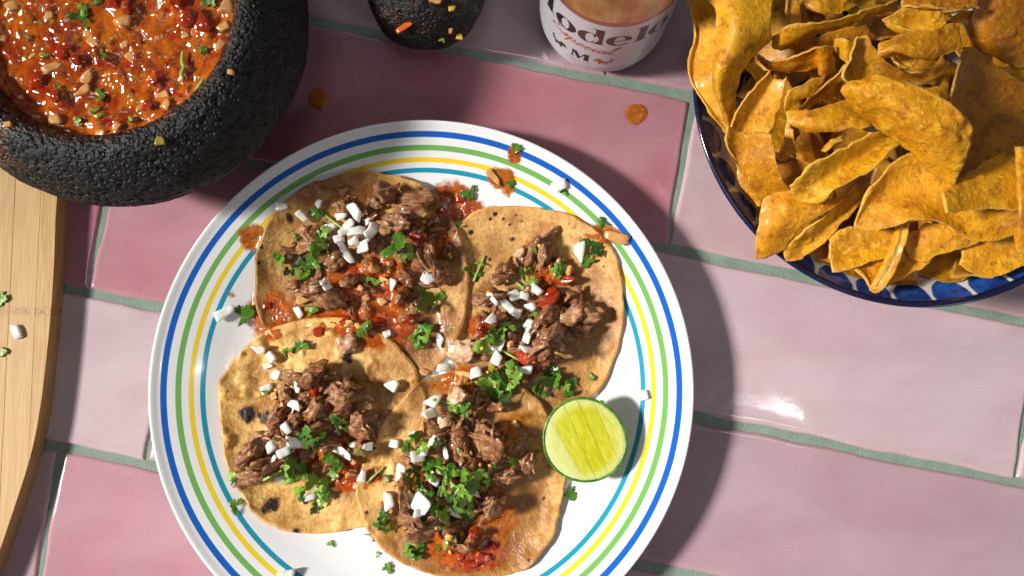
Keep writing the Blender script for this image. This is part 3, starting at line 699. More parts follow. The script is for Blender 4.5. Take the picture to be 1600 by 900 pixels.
c = m.mix(m.ramp(char, .0, .55), c, (.20, .075, .018)); c = m.mix(m.ramp(m.math('ADD', char, m.math('MULTIPLY', m.math('SUBTRACT', n2, .5), .5)), .55, .80), c, (.018, .008, .005))
hs = m.nt.nodes.new('ShaderNodeMix'); hs.data_type = 'RGBA'; hs.blend_type = 'MULTIPLY'; hs.inputs[0].default_value = 1; m.sock(hs.inputs[6], c)
oi = m.nt.nodes.new('ShaderNodeObjectInfo'); m.nt.links.new(oi.outputs['Color'], hs.inputs[7]); c = hs.outputs[2]
m.set('Base Color', c); m.set('Roughness', m.ramp(sk, 0, .8, .6, .36)); m.set('Coat Weight', m.ramp(sk, .1, .9, .02, .14))
m.bump((n1, .6, 1.5), (m.noise(4.2, 4, .6), .75, .9), (m.noise(.9, 3), .5, .3)); TORT = m.m

def meatmat():
    m = M('braised_beef', (.2, .09, .05), .4, Specular_IOR_Level=.3, Subsurface_Weight=.1, Subsurface_Scale=.002, Coat_Weight=.3, Coat_Roughness=.15)
    fib = m.noise(1.3, 4, .6, m.map(m.obj(), (.16, 1, 1)))
    b = m.mix(m.rnd(), (.27, .095, .032), (.52, .25, .105))
    c = m.mix(m.ramp(fib, .40, .64), m.mix(.6, b, (.05, .018, .009)), b); c = m.mix(m.ramp(m.noise(5, 3), .54, .75, 0, .55), c, (.66, .43, .26))
    c = m.mix(m.ramp(m.noise(8, 2, .5, m.map(m.obj(), loc=(.2, 0, 0))), .55, .7, 0, .6), c, (.12, .040, .022))
    m.set('Base Color', c); m.set('Roughness', m.ramp(m.noise(3, 2), .3, .7, .25, .5)); m.bump((fib, .9, .7), (m.noise(.8, 3), .5, .25)); return m.m
MEAT = meatmat()
m = M('chilli_sauce', (.4, .08, .02), .14, Coat_Weight=.25, Coat_Roughness=.04, Subsurface_Weight=.1, Subsurface_Scale=.002)
red = m.attr('red'); th_ = m.attr('thick')
c = m.mix(m.ramp(m.noise(5, 4, .65), .35, .68), (.22, .018, .002), (.48, .085, .005)); c = m.mix(red, m.mix(m.noise(6, 4), (.34, .10, .008), (.50, .17, .015)), c)
c = m.mix(m.ramp(m.noise(1.8, 3, .6), .58, .70, 0, .6), c, (.62, .30, .10)); c = m.mix(m.ramp(th_, 0, .55), (.66, .20, .008), c)
m.set('Base Color', c); al = m.math('ADD', th_, m.math('MULTIPLY', m.math('SUBTRACT', m.noise(3.2, 4, .7), .5), .9))
m.set('Alpha', m.ramp(al, .05, .55, 0, .97)); m.bump((m.noise(2.2, 4, .6), .6, .6), (m.noise(.7, 2), .3, .15)); SAUCE = m.m

def strand_mesh(L, w, h, seed, tears=.35):
    """one chunk of pulled meat: fibres along x"""
    V, F = ico(4 if L > 7 else 3); V = V.copy(); r = np.random.default_rng(seed+5)
    q = 3.0; V = V/((np.abs(V)**q).sum(1)**(1/q))[:, None]
    P = V*np.array([L/2, w/2, h/2])
    if w > 3:
        for k in range(7):          # torn flat faces
            n_ = r.normal(0, 1, 3)*np.array([w/L, 1, .8]); n_ /= np.linalg.norm(n_); ext = np.abs(P@n_).max(); lim = ext*r.uniform(.55, .85)
            ov = np.clip(P@n_-lim, 0, None); P = P-ov[:, None]*n_*.92
    Q = P+seed*7.3
    ridg = 1-np.abs(fbm(Q*np.array([.16, 1, 1]), 1.25, 2, 4))*2.4
    d = ridg*.17*min(w, 6)*.8+fbm(Q, max(3.0, w*.5), 2, 9)*w*tears
    n = V/np.linalg.norm(V, axis=1)[:, None]
    P = P+n*np.array([.25, 1, .8])*d[:, None]
    P[:, 0] += fbm(Q*np.array([.05, 1.4, 1.4]), 1.3, 1, 14)*L*.13*np.abs(V[:, 0])**2
    r = np.random.default_rng(seed); b = r.normal(0, .35)
    P[:, 1] += b*P[:, 0]**2/max(L, 1)*.9; P[:, 2] -= .22*P[:, 0]**2/max(L, 1)*r.uniform(.2, 1)
    return P, F

def stamp(V, soft=.8):
    """raise the height field by the top of a placed piece"""
    ix = np.clip(((V[:, 0]-HX0)/HS).round().astype(int), 0, HN-1); iy = np.clip(((V[:, 1]-HY0)/HS).round().astype(int), 0, HN-1)
    np.maximum.at(H, (iy, ix), V[:, 2]*1.0)
def seat(V, px, py, sink=.5):
    """drop a piece (centred at the origin) on the pile at a photograph position"""
    x, y, z = onH(px, py); r = max(1.0, .5*np.hypot(V[:, 0], V[:, 1]).max()*.8)
    a = np.linspace(0, 6.28, 9)[:-1]; hs = samp(H, x+r*np.cos(a), y+r*np.sin(a)); h0 = float(samp(H, x, y))
    base = .45*max(h0, hs.max())+.55*np.median(np.append(hs, h0))
    gxs = (hs*np.cos(a)).sum()/(4*r); gys = (hs*np.sin(a)).sum()/(4*r); gxs, gys = np.clip(gxs, -.7, .7), np.clip(gys, -.7, .7)
    V = V.copy(); V[:, 2] += gxs*V[:, 0]*.8+gys*V[:, 1]*.8
    return V+np.array([x, y, base-V[:, 2].min()-sink])

T = {
 'T2': dict(o=[(735,335),(790,323),(850,326),(908,345),(952,383),(971,440),(972,505),(958,565),(932,612),(890,640),(820,650),(750,625),(705,560),(690,480),(695,400)],
    lab='right hand taco, its tortilla speckled with brown dots, behind the lime half', seed=2,
    soak=[(830,520,75,70,.9),(905,500,60,75,.6),(780,420,40,60,.35),(740,590,50,40,.8),(860,600,60,40,.7)], char=[(773,334,3.2),(786,341,2.6),(766,341,3),(806,336,2),(815,345,2),(800,372,4.5),(797,350,2.6),(765,404,3),(744,436,3.2),(735,362,3.5),(942,418,2)]),
 'T1': dict(o=[(402,440),(405,385),(432,330),(475,296),(515,279),(560,270),(615,275),(668,298),(712,350),(730,410),(731,470),(718,520),(690,565),(655,594),(600,600),(540,590),(480,575),(430,530),(405,490)],
    lab='upper left taco piled with meat and the most diced onion, darkest at its top edge', seed=1,
    soak=[(560,440,110,90,.9),(690,360,50,60,.9),(520,300,80,30,.8),(640,520,70,50,.9),(440,490,40,40,.8),(600,520,120,50,1)], char=[(455,343,6.5),(441,391,2.2),(413,388,2.4),(408,412,2.4),(711,361,3),(733,372,3),(500,290,2)]),
 'T3': dict(o=[(343,640),(346,592),(368,558),(405,526),(440,508),(482,497),(540,498),(598,522),(636,558),(656,590),(668,640),(655,720),(620,790),(600,815),(560,824),(500,834),(435,826),(395,800),(372,760),(352,715)],
    lab='lower left taco with dark charred blisters on a puffy pale tortilla', seed=3,
    soak=[(560,640,75,70,.75),(500,690,80,60,.9),(540,740,60,40,.9),(610,570,40,50,.5),(410,610,40,40,.35)], char=[(386,646,10),(415,654,10),(402,650,6),(420,791,9),(427,796,5),(462,831,5),(541,556,7),(545,563,5)]),
 'T4': dict(o=[(560,750),(562,795),(588,848),(636,882),(695,902),(750,906),(800,897),(838,872),(865,830),(882,775),(885,715),(868,665),(838,622),(800,596),(760,583),(715,582),(668,592),(640,612),(612,640),(585,690)],
    lab='bottom taco overlapping the others, with cilantro on top and an orange juice pool', seed=4,
    soak=[(740,720,100,100,.45),(790,790,62,70,.8),(730,855,110,46,1),(640,840,40,40,.6),(790,640,70,50,.6),(680,620,50,40,.6)], char=[(826,875,2.5),(585,700,3),(573,800,2.5),(850,780,2)]),
}
def make_tortilla(key):
    global H
    d = T[key]; nA, nR = 330, 110
    px = np.array(d['o'], float); cpx = px.mean(0)
    z0 = float(samp(H, *W(*cpx, 8)[:2]))
    wp = []
    for x, y in px:
        X, Y, Z = onH(x, y, 1.6); wp.append((X, Y))
    O = catclosed(np.array(wp), nA); c = O.mean(0)
    O = O+(O-c)/np.linalg.norm(O-c, axis=1)[:, None]*(.9*fbm(np.c_[O, O[:, 0]*0], 9, 3, d['seed'])[:, None])
    ins = inpoly(GX, GY, [tuple(p) for p in O])
    base = np.maximum(blur(H, 5.0), H)
    base = np.maximum(blur(base, 3.0), H)
    PP = np.c_[GX.ravel(), GY.ravel(), np.full(GX.size, d['seed']*37.0)]
    und = 1.6*fbm(PP, 34, 2, 5)+.8*fbm(PP, 11, 2, 6)+1.7*np.clip(fbm(PP, 7, 2, 8)-.18, 0, 1)*(2.2 if key == 'T3' else .9)
    und = und.reshape(GX.shape)
    top = base+2.0+np.maximum(und+.55, 0)*.9
    tp = empty('taco', (c[0], c[1], 4), d['lab'], 'taco', 'tacos on the plate'); d['e'] = tp
    s = np.linspace(0, 1, nR)**.8
    XY = c+(O[None]-c)*s[:, None, None]; XY = XY.reshape(-1, 2)
    rim = np.repeat(s, nA); edge = np.clip((1-rim)*55/1.3, 0, 1)
    zt = samp(top, XY[:, 0], XY[:, 1])-.9*(1-edge)**2
    ang = np.tile(np.linspace(0, 6.283, nA), nR)
    lift = {'T1': 1.7, 'T4': 1.4}.get(key, .9)*np.clip((rim-.82)/.18, 0, 1)**1.5*(1+fbm(np.c_[XY, XY[:, 0]*0], 16, 2, 33))
    zt = zt+lift; zb = zt-1.7+.8*(1-edge)**2
    V = np.r_[np.c_[XY, zt], np.c_[XY, zb]]
    F = grid_faces(nR, nA, wrap=True)+grid_faces(nR, nA, off=nR*nA, wrap=True, flip=True)
    a, b = (nR-1)*nA, (2*nR-1)*nA
    F += [(a+j, b+j, b+(j+1) % nA, a+(j+1) % nA) for j in range(nA)]
    soak = np.zeros(len(XY)); ch = np.zeros(len(XY))
    for x, y, rx, ry, w in d['soak']:
        X, Y, _ = W(x, y, 10); q = ((XY[:, 0]-X)/pxmm(rx, 10))**2+((XY[:, 1]-Y)/pxmm(ry, 10))**2
        soak = np.maximum(soak, w*np.clip(1.5-q, 0, 1))
    nn = fbm(np.c_[XY, XY[:, 0]*0], 3.2, 3, 12)
    for x, y, r in d['char']:
        r = r*(.72 if r < 7 else 1)
        X, Y, _ = W(x, y, 10); q = np.hypot(XY[:, 0]-X, XY[:, 1]-Y)/(pxmm(r, 10)*1.05)+nn*.75
        ch = np.maximum(ch, np.clip((1.6-q)/.8, 0, 1))
        V[:len(XY), 2] += np.where(q < 1.8, .9*np.clip(1.4-q, 0, 1)*min(1, r/9)*(.4+.6*np.abs(nn)*2), 0)
    rimc = np.clip((rim-.9)/.1, 0, 1)
    o = mk('tortilla', V, F, TORT, tp, nflat=nA, attr={'soak': np.r_[soak, soak], 'char': np.r_[ch, ch*0], 'rim': np.r_[rimc, rimc]}); o.color = {'T1': (.86, .80, .76, 1), 'T2': (.95, .90, .86, 1), 'T3': (1.08, 1.10, 1.04, 1), 'T4': (1, .96, .92, 1)}[key]
    H = np.where(ins, top, H)
    return tp
def sauce_patch(px, py, rx, ry, a, par, red=1.0, thick=1.0, dome=.9, seed=0, on=True, name='sauce'):
    nA, nR = 110, 34; t = np.linspace(0, 2*math.pi, nA, endpoint=False)
    c = np.array(onH(px, py)[:2]) if on else np.array(W(px, py, 0)[:2])
    R = 1+(.38 if on else .16)*fbm(np.c_[np.cos(t)*1.4, np.sin(t)*1.4, t*0+seed*3.7], 1, 3, seed)
    s = np.linspace(0, 1, nR)
    x = (pxmm(rx, 8)*s[:, None]*R*np.cos(t)).ravel(); y = (pxmm(ry, 8)*s[:, None]*R*np.sin(t)).ravel()
    ca, sa = math.cos(a), math.sin(a); X = c[0]+x*ca-y*sa; Y = c[1]+x*sa+y*ca
    ss = np.repeat(s, nA); tk = thick*np.clip((1-ss)*(1.7 if on else 3.0), 0, 1)
    Q = np.c_[X, Y, 0*X]
    hb = samp(HB, X, Y) if on else np.zeros(len(X))
    n_ = .8*fbm(Q, 4.5, 3, seed+3)+.45*np.abs(fbm(Q, 1.8, 2, seed+4)); n_ = n_ if on else .25*n_; Z = hb+.12+dome*tk*(.5+n_)
    Z = np.maximum(Z, hb+.06)
    V = np.c_[X, Y, Z]; tk = np.clip(tk*(.75+.8*n_), 0, 1)
    return mk(name, V, grid_faces(nR, nA, wrap=True), SAUCE, par, attr={'thick': tk, 'red': np.full(len(V), red)})

MEATS = {
 'T1': [(600,308,44,16,-.9),(607,305,38,28,.3),(587,321,26,16,-.7),(652,322,64,44,.15),(645,340,50,26,.2),(621,350,50,26,.1),(604,353,26,20,0),(580,343,32,22,.6),(680,364,28,20,.5),(652,371,28,22,.9),(676,412,50,24,-1.1),(690,436,34,14,-1.2),(659,412,30,20,-1),(635,436,36,18,-.9),(528,408,36,24,.9),(514,464,58,34,-.05),(494,453,34,24,.2),(480,388,30,22,.2),(459,446,24,18,0),(656,484,24,20,0),(642,501,18,10,1.4),(540,300,20,12,.3),(566,330,26,16,-.4),(700,395,26,18,-1),(598,390,30,18,.5),(628,392,30,18,-.3),(548,440,30,18,.6),(578,452,26,16,.1)],
 'T2': [(850,385,64,18,1.2),(833,395,54,16,1.0),(812,402,34,12,1.3),(857,402,30,16,1.2),(845,405,40,14,1.35),(759,466,42,20,.25),(778,462,30,20,-.2),(907,493,60,32,.1),(886,496,64,28,.45),(846,504,60,20,1.0),(862,492,46,18,.8),(850,534,44,28,.9),(888,466,28,20,.7),(842,552,40,24,.8),(718,625,10,8,0),(800,480,40,18,.2),(785,500,34,18,.5),(830,450,28,18,.4),(866,520,40,22,.9),(905,515,34,18,-.2),(806,545,30,18,.3),(780,560,30,16,.7),(870,545,34,20,-1.2)],
 'T3': [(492,579,44,22,.8),(462,590,32,22,.3),(447,613,36,14,-1.0),(481,598,32,20,.9),(522,606,42,32,-.4),(545,609,30,22,.8),(566,620,50,13,-.08),(534,624,36,24,.5),(541,642,42,22,.9),(492,621,28,20,.9),(492,643,40,20,.9),(470,651,32,20,.6),(439,651,34,16,.7),(432,674,30,18,.4),(456,665,30,20,.9),(409,689,44,24,.4),(394,711,46,30,.7),(406,695,30,18,1.0),(410,725,36,20,.4),(398,742,64,18,.2),(425,735,50,20,.25),(450,690,30,20,-.3),(564,668,42,28,-.8),(572,650,26,18,.4),(500,674,42,24,.3),(520,690,34,20,0),(556,700,36,22,.4),(480,710,34,20,.5),(455,715,30,20,1),(434,640,30,12,1.2),(512,640,40,14,1.1),(470,625,40,12,.8),(545,590,22,12,1)],
 'T4': [(715,618,38,26,.1),(744,622,26,20,1.2),(748,645,30,22,.9),(711,660,44,24,-.45),(719,686,66,32,-1.4),(686,676,38,20,.5),(722,706,44,28,-1.3),(763,680,44,32,-.8),(770,694,58,36,-1.1),(777,731,44,26,1.0),(803,731,38,24,.2),(799,742,34,22,.3),(826,720,38,22,1.3),(656,724,36,14,-.5),(648,716,40,12,-.5),(638,786,80,18,-1.5),(648,790,60,14,-1.4),(634,770,60,14,-1.5),(660,823,46,34,.6),(645,812,36,24,-.9),(670,800,30,20,.3),(704,823,32,22,.4),(715,841,26,20,1.2),(726,852,26,18,0),(755,790,36,24,.5),(770,797,34,20,1.0),(700,780,40,24,.4),(720,760,40,24,-.5),(690,740,40,24,.3),(740,730,36,24,.9),(690,810,34,22,.2),(752,755,32,20,.5),(678,700,30,18,.4),(748,700,36,18,-1.2)],
}
REG = {'T1': [(450,400),(480,370),(560,300),(670,300),(700,400),(700,440),(650,490),(560,500),(480,485)], 'T2': [(810,380),(870,380),(900,430),(925,480),(910,520),(870,560),(840,590),(770,600),(745,520),(760,460)],
       'T3': [(445,595),(520,580),(575,620),(585,690),(560,730),(480,750),(380,745),(390,705),(430,650)], 'T4': [(690,620),(770,625),(800,680),(825,730),(780,770),(750,850),(650,835),(625,790),(645,700)]}
SAUCES = {   # px py rx ry angle red thick
 'T1': [(423,490,40,48,.3,.75,1),(575,505,115,42,-.05,.9,1),(600,430,60,45,0,.9,.9),(715,322,48,36,-.5,.9,1),(690,370,34,50,.3,.8,.8),(560,450,70,50,0,1,.9)],
 'T2': [(762,510,38,32,.7,.9,1),(855,430,40,34,.3,.9,.9),(835,385,26,20,0,.7,.7),(820,560,50,40,0,1,.8),(725,600,44,30,.4,.4,.9)],
 'T3': [(547,742,44,34,.2,1,1),(500,700,60,44,.2,.9,.7),(425,710,26,18,0,.7,.7),(560,700,40,40,0,.5,.6)],
 'T4': [(742,868,66,40,.15,1,1),(700,840,60,40,-.2,.7,.9),(760,800,50,60,.3,.6,.8),(690,760,70,60,0,.9,.7),(583,745,20,14,.5,1,.8),(700,600,40,24,0,.5,.8),(800,680,50,50,0,.15,.4)],
}
TOMS = {'T1': [(652,371,22,18,.5),(668,336,16,10,0),(590,505,26,18,.3),(540,500,22,16,.6),(640,500,20,16,.2),(500,520,20,14,0),(420,480,18,14,.7),(690,330,18,12,0),(720,312,16,12,0)],
        'T2': [(866,462,40,30,-.5),(855,470,34,24,.5),(884,438,26,18,.2),(822,563,44,16,-.2),(764,506,24,16,.5),(757,520,18,14,0)],
        'T3': [(495,610,20,16,1.2),(545,738,20,14,0),(440,715,14,10,0),(478,665,16,12,0)], 'T4': [(741,832,14,14,0),(757,872,26,20,.4),(735,880,24,16,0),(770,855,16,14,0),(669,749,18,10,1.3),(720,870,16,12,.4),(590,745,12,10,0)]}
PEPS = {'T1': [(571,512,26,14,.9),(586,441,16,10,0),(485,484,22,10,-.2),(666,338,10,8,0)], 'T2': [(769,572,12,20,0),(875,405,12,9,0)], 'T3': [(566,706,22,16,.3),(433,684,14,8,.5)], 'T4': [(705,842,22,20,.2),(699,852,12,22,.2),(690,823,16,10,.3),(722,832,12,6,-1),(730,800,44,16,.1)]}
ONS = {  # px py length width angle(ccw) soaked?
 'T1': [(499,318,15,9,1.1,0),(474,340,22,12,-.8,0),(556,331,30,18,-.9,0),(518,356,22,13,.3,0),(535,340,20,10,.1,0),(540,363,22,17,.6,0),(531,374,19,14,.2,0),(549,353,20,14,.9,0),(562,364,28,17,.2,0),(583,367,28,18,1.0,0),(587,355,16,12,.3,0),(569,388,19,19,.1,0),(547,403,26,14,-1.1,0),(538,388,24,12,-1.2,0),(553,378,18,13,.4,0),(509,445,22,14,-.9,0),(669,436,25,21,-.7,0),(614,445,21,10,1.3,0),(599,470,23,20,0,1),(587,422,24,19,-.7,1),(573,465,24,17,.2,1),(609,412,16,12,-.4,1),(601,437,20,14,-.5,1),(606,522,14,12,.3,0),(545,507,24,13,.1,1),(473,469,32,19,.1,1),(468,488,22,12,-1.0,0),(687,529,22,13,-1.0,0),(563,450,16,14,0,1),(509,386,14,10,0,0),(656,484,14,16,0,1),(575,345,12,9,.5,0)],
 'T2': [(904,391,30,20,1.35,0),(888,425,22,14,1.1,1),(872,408,12,8,1,1),(804,462,24,20,.5,0),(819,463,17,13,-.3,0),(839,454,22,14,-.6,0),(831,480,18,16,.5,0),(797,482,50,13,-.75,0),(770,468,26,9,-.8,0),(806,487,20,10,-.1,0),(768,500,18,16,.7,0),(825,508,20,15,1.1,0),(823,527,22,14,1.2,0),(796,538,22,16,-.8,1),(779,540,26,17,1.2,0),(776,560,24,18,1.0,0),(824,547,24,12,-.15,0),(820,578,26,13,-.05,0),(743,582,20,19,.3,0),(724,592,14,16,.5,1),(700,590,14,10,.2,1),(720,604,14,12,.4,1),(755,530,14,10,0,1),(879,555,34,12,-.2,1)],
 'T3': [(408,547,18,15,.1,0),(425,558,21,14,-.9,0),(419,572,17,9,.3,0),(434,586,20,15,1.1,0),(418,607,22,14,.6,0),(473,606,19,11,1.4,0),(461,631,22,15,-.2,0),(448,669,20,12,-.9,0),(467,689,24,22,.2,0),(431,696,20,17,.6,0),(445,706,22,16,.5,0),(431,716,18,9,.9,0),(538,704,40,14,-.5,0),(553,694,14,9,.2,0),(578,696,17,13,.1,0),(547,740,22,13,.2,1),(567,743,19,11,1.3,0),(483,776,26,14,.15,0),(443,747,18,16,.2,0),(616,602,23,18,.7,0),(430,620,22,18,0,1),(489,672,16,12,0,1),(552,722,14,12,0,1)],
 'T4': [(695,574,24,14,.1,0),(666,581,22,16,-.5,1),(680,625,28,18,.9,0),(673,645,24,17,.4,0),(617,693,18,15,-.1,0),(646,679,15,12,.4,0),(678,687,22,12,.6,0),(656,711,24,20,.3,0),(664,704,18,12,1.2,0),(697,707,24,9,-1.3,0),(629,734,25,17,1.5,0),(567,743,20,12,1.4,0),(618,756,24,12,-.05,1),(608,782,30,18,-1.5,0),(595,788,18,14,0,1),(660,783,32,28,-.6,0),(680,750,20,16,-.7,0),(690,771,15,13,0,0),(741,768,24,10,-.6,0),(711,797,28,10,-.8,0),(656,799,16,12,0,0),(804,662,22,14,-.9,1),(740,780,22,12,0,1),(786,780,24,14,.8,1),(704,838,18,16,0,1),(704,862,10,8,0,1),(688,655,10,8,.3,0),(720,596,22,12,1,1),(712,735,18,12,.3,0)],
}
CIL = {  # px py size angle(ccw, 0 = points right) dark?
 'T1': [(488,333,24,.8,1),(500,338,18,2.5,1),(507,368,30,1.2,0),(500,378,26,2.2,0),(487,398,38,4.3,0),(495,392,34,2.6,0),(480,416,34,4.4,0),(474,430,24,4.4,0),(492,412,26,5.2,0),(442,410,28,2.4,0),(452,424,22,4.2,1),(436,402,18,2.8,0),(621,384,52,6.1,1),(640,398,34,5.6,0),(666,467,50,.1,0),(683,466,28,.3,0),(662,512,34,1.9,0),(657,528,34,4.2,0),(668,520,24,.3,0),(655,540,22,3.8,0),(587,441,22,.3,0),(574,440,22,2.9,0),(487,486,24,.2,0),(571,512,26,.8,1),(565,522,20,3.5,1),(470,541,30,1.9,0),(449,550,20,2.4,0),(714,513,26,1.1,0),(730,422,16,1,0),(721,354,22,2.2,1),(495,448,12,.5,0),(464,372,14,2.0,1),(646,528,20,3.0,1)],
 'T2': [(925,385,38,.6,1),(918,408,26,4,1),(932,394,26,5.6,1),(820,428,30,2.5,0),(830,440,26,5.5,0),(868,424,30,3.3,0),(876,420,22,.3,0),(835,392,12,1.1,0),(733,421,18,3.4,0),(744,430,22,4.6,0),(752,412,18,.9,0),(793,510,30,1.3,0),(786,520,24,2.8,0),(812,509,22,1.7,0),(834,494,18,1.0,0),(767,534,36,1.6,0),(760,545,30,3.6,0),(772,520,26,1.5,0),(746,540,22,1.9,0),(767,600,46,3.2,0),(783,590,40,1.1,0),(790,604,40,4.6,0),(778,612,34,4,0),(805,590,30,.8,0),(790,620,30,4.7,0),(800,575,30,1.9,0),(850,598,48,.2,1),(842,606,36,3.6,1),(861,578,34,1.7,1),(868,592,34,.5,1),(884,604,28,5.2,0),(895,598,24,.9,0),(886,614,24,4.2,0),(924,589,14,.3,0),(729,632,28,5,0),(716,636,20,3.1,0),(742,640,22,5.8,0),(768,622,26,3.7,0)],
 'T3': [(417,613,14,.5,0),(534,660,34,2.4,1),(543,668,24,5.3,1),(504,683,28,1.2,0),(496,694,20,4.2,0),(481,677,30,1.4,0),(486,690,30,4.6,1),(458,730,42,2.0,0),(464,742,40,4.1,0),(448,735,28,3.0,0),(475,738,24,.4,0),(522,722,32,.9,0),(530,730,26,5.6,0),(516,712,24,2.0,0),(496,750,38,1.7,0),(500,764,34,5.0,0),(512,752,30,.6,0),(508,772,24,4.9,0),(468,766,28,2.6,0),(474,778,22,3.6,0),(496,792,30,4.0,0),(502,784,24,.8,0),(366,740,22,4.5,0),(368,752,18,1.6,0),(385,745,10,1,0),(526,738,24,3.5,0)],
 'T4': [(642,691,32,2.9,0),(650,682,26,.8,0),(636,700,24,3.9,0),(662,700,26,1.6,0),(684,690,24,3.9,0),(722,634,30,.6,0),(712,640,22,2.8,0),(728,646,22,5.6,0),(726,630,18,1.8,0),(770,728,22,1.0,1),(803,722,22,2.6,0),(649,736,26,1.0,0),(642,743,20,3.4,0),(682,726,36,1.4,0),(674,738,30,3.4,0),(697,741,40,.4,0),(708,736,34,1.9,0),(722,740,36,.8,0),(745,744,36,.3,0),(752,738,26,1.6,0),(733,754,34,5.4,0),(740,760,30,.2,0),(716,758,34,4.8,0),(697,762,34,3.6,0),(705,772,30,4.9,0),(722,782,34,.3,0),(734,790,30,5.4,0),(714,790,28,3.8,0),(686,790,34,3.2,0),(694,798,28,5.2,0),(674,774,24,3.0,0),(660,766,22,2.5,0),(656,752,24,1.2,0),(728,770,30,1.4,0),(598,806,24,1.9,0),(601,822,28,3.0,0),(612,824,22,5.9,0),(590,818,16,3.5,0),(604,746,16,.8,0),(640,846,36,2.1,0),(650,860,32,4.9,0),(641,862,24,3.6,0),(686,855,14,.5,0),(734,808,20,.4,1),(668,718,20,2.2,0),(760,752,20,.8,0)],
}
STEMS = {'T1': [(508,336,534,356),(497,360,515,400)], 'T2': [(780,545,815,565),(740,440,757,400),(765,590,800,620),(818,450,806,440)], 'T3': [(412,750,444,733),(380,718,389,738),(497,690,510,672)], 'T4': [(573,754,600,730),(677,625,714,632),(716,700,722,740),(790,720,812,726)]}
random.seed(11)
for key in ('T2', 'T1', 'T3', 'T4'): make_tortilla(key)
for key in ('T2', 'T1', 'T3', 'T4'):
    tp = T[key]['e']; HB = blur(H, 1.5)
    # soaked lower layer of small shreds
    R = REG[key]; xs = [p[0] for p in R]; ys = [p[1] for p in R]; k = 0
    while k < 44:
        x, y = random.uniform(min(xs), max(xs)), random.uniform(min(ys), max(ys))
        if not inpoly(np.array([x]), np.array([y]), R)[0]: continue
        k += 1; sd += 1; V, F = strand_mesh(random.uniform(7, 13), random.uniform(3, 5.5), random.uniform(2.5, 4), sd)
        V = seat(rotz(V, random.uniform(0, 3.14)), x, y, .8); mk('meat_shred', V, F, MEAT, tp); stamp(V)
    H = np.maximum(H, blur(H, 1.2)); HB = blur(H, 2.0)
    for i, (x, y, rx, ry, a, rd, tk) in enumerate(SAUCES[key]): sauce_patch(x, y, rx, ry, a, tp, rd, tk, seed=sd+i)
    for x, y, L, w, a in MEATS[key]:
        sd += 1; L_, w_ = pxmm(L, 14), pxmm(w, 14); V, F = strand_mesh(L_, w_, min(w_*.75, 6.5)*random.uniform(.8, 1.1), sd)
        V = seat(rotz(V, a), x, y, .7); o = mk('meat_chunk', V, F, MEAT, tp); stamp(V)
        if w > 18 and random.random() < .85:       # loose fibres pulled off the chunk
            for q in range(random.randint(2, 3)):
                sd += 1; l2 = L_*random.uniform(.6, .95); V, F = strand_mesh(l2, random.uniform(1.0, 1.9), random.uniform(.9, 1.5), sd, .2)
                V = seat(rotz(V, a+random.uniform(-.35, .35)), x+random.uniform(-.3, .3)*w, y+random.uniform(-.35, .35)*w, .3); mk('meat_shred', V, F, MEAT, tp)
    H = np.maximum(H, blur(H, 1.0)); HB = blur(H, 1.5)
    for x, y, l, w, a in TOMS[key]:
        sd += 1; V, F = blob_mesh(pxmm(l, 14)/2, pxmm(w, 14)/2, min(2.4, pxmm(w, 14)*.3), sd); V = seat(rotz(V, a), x, y, .9); mk('tomato_piece', V, F, TOM, tp); stamp(V)
    for x, y, l, w, a in PEPS[key]:
        sd += 1; V, F = blob_mesh(pxmm(l, 14)/2, pxmm(w, 14)/2, 1.2, sd); V = seat(rotz(V, a), x, y, .4); mk('pepper_piece', V, F, OLIVE, tp); stamp(V)
    for i, (x, y, l, w, a, s_) in enumerate(ONS[key]):
        sd += 1; a_, b_ = pxmm(l, 16)/2*.84, pxmm(w, 16)/2*.86
        V, F = dice_mesh(a_, b_, min(1.5, b_*.65), sd) if not s_ else blob_mesh(a_*.95, b_*.95, 1.3, sd, 9); V = tilt(V, random.uniform(-.3, .3), random.uniform(-.25, .25))
        V = seat(rotz(V, a), x, y, .15 if not s_ else .6); mk('onion_piece', V, F, ONIONR if s_ else ONION, tp); stamp(V)
    H = np.maximum(H, blur(H, .8))
    for x1, y1, x2, y2 in STEMS[key]:
        p = np.array([onH(x1+(x2-x1)*t, y1+(y2-y1)*t, .8+.5*math.sin(3.1*t)) for t in (0, .35, .7, 1)]); V, F = tube_mesh(p, .75, .45); mk('cilantro_stem', V, F, STEM, tp)
    for x, y, s_, a, dk in CIL[key]:
        sd += 1; V, F = leaf_mesh(pxmm(s_, 18)*1.02, sd, 1.3, random.uniform(.75, 1.05)); V = V-V.mean(0)
        V = tilt(V, random.uniform(-.6, .6), random.uniform(-.6, .6)); V = seat(rotz(V, a), x, y, .3); mk('cilantro_leaf', V, F, LEAFD if dk else LEAF, tp); stamp(V)
    for k in range(14):
        p = random.choice(REG[key]); q = random.choice(REG[key]); t = random.random(); x, y = p[0]*t+q[0]*(1-t)+random.uniform(-8, 8), p[1]*t+q[1]*(1-t)+random.uniform(-8, 8)
        V, F = ico(2); V = V*np.array([.95, .75, .4])*random.uniform(.7, 1.1); mk('chili_seed', seat(rotz(V, random.random()*3), x, y, .1), F, random.choice([SEED, ONIONR]), tp)
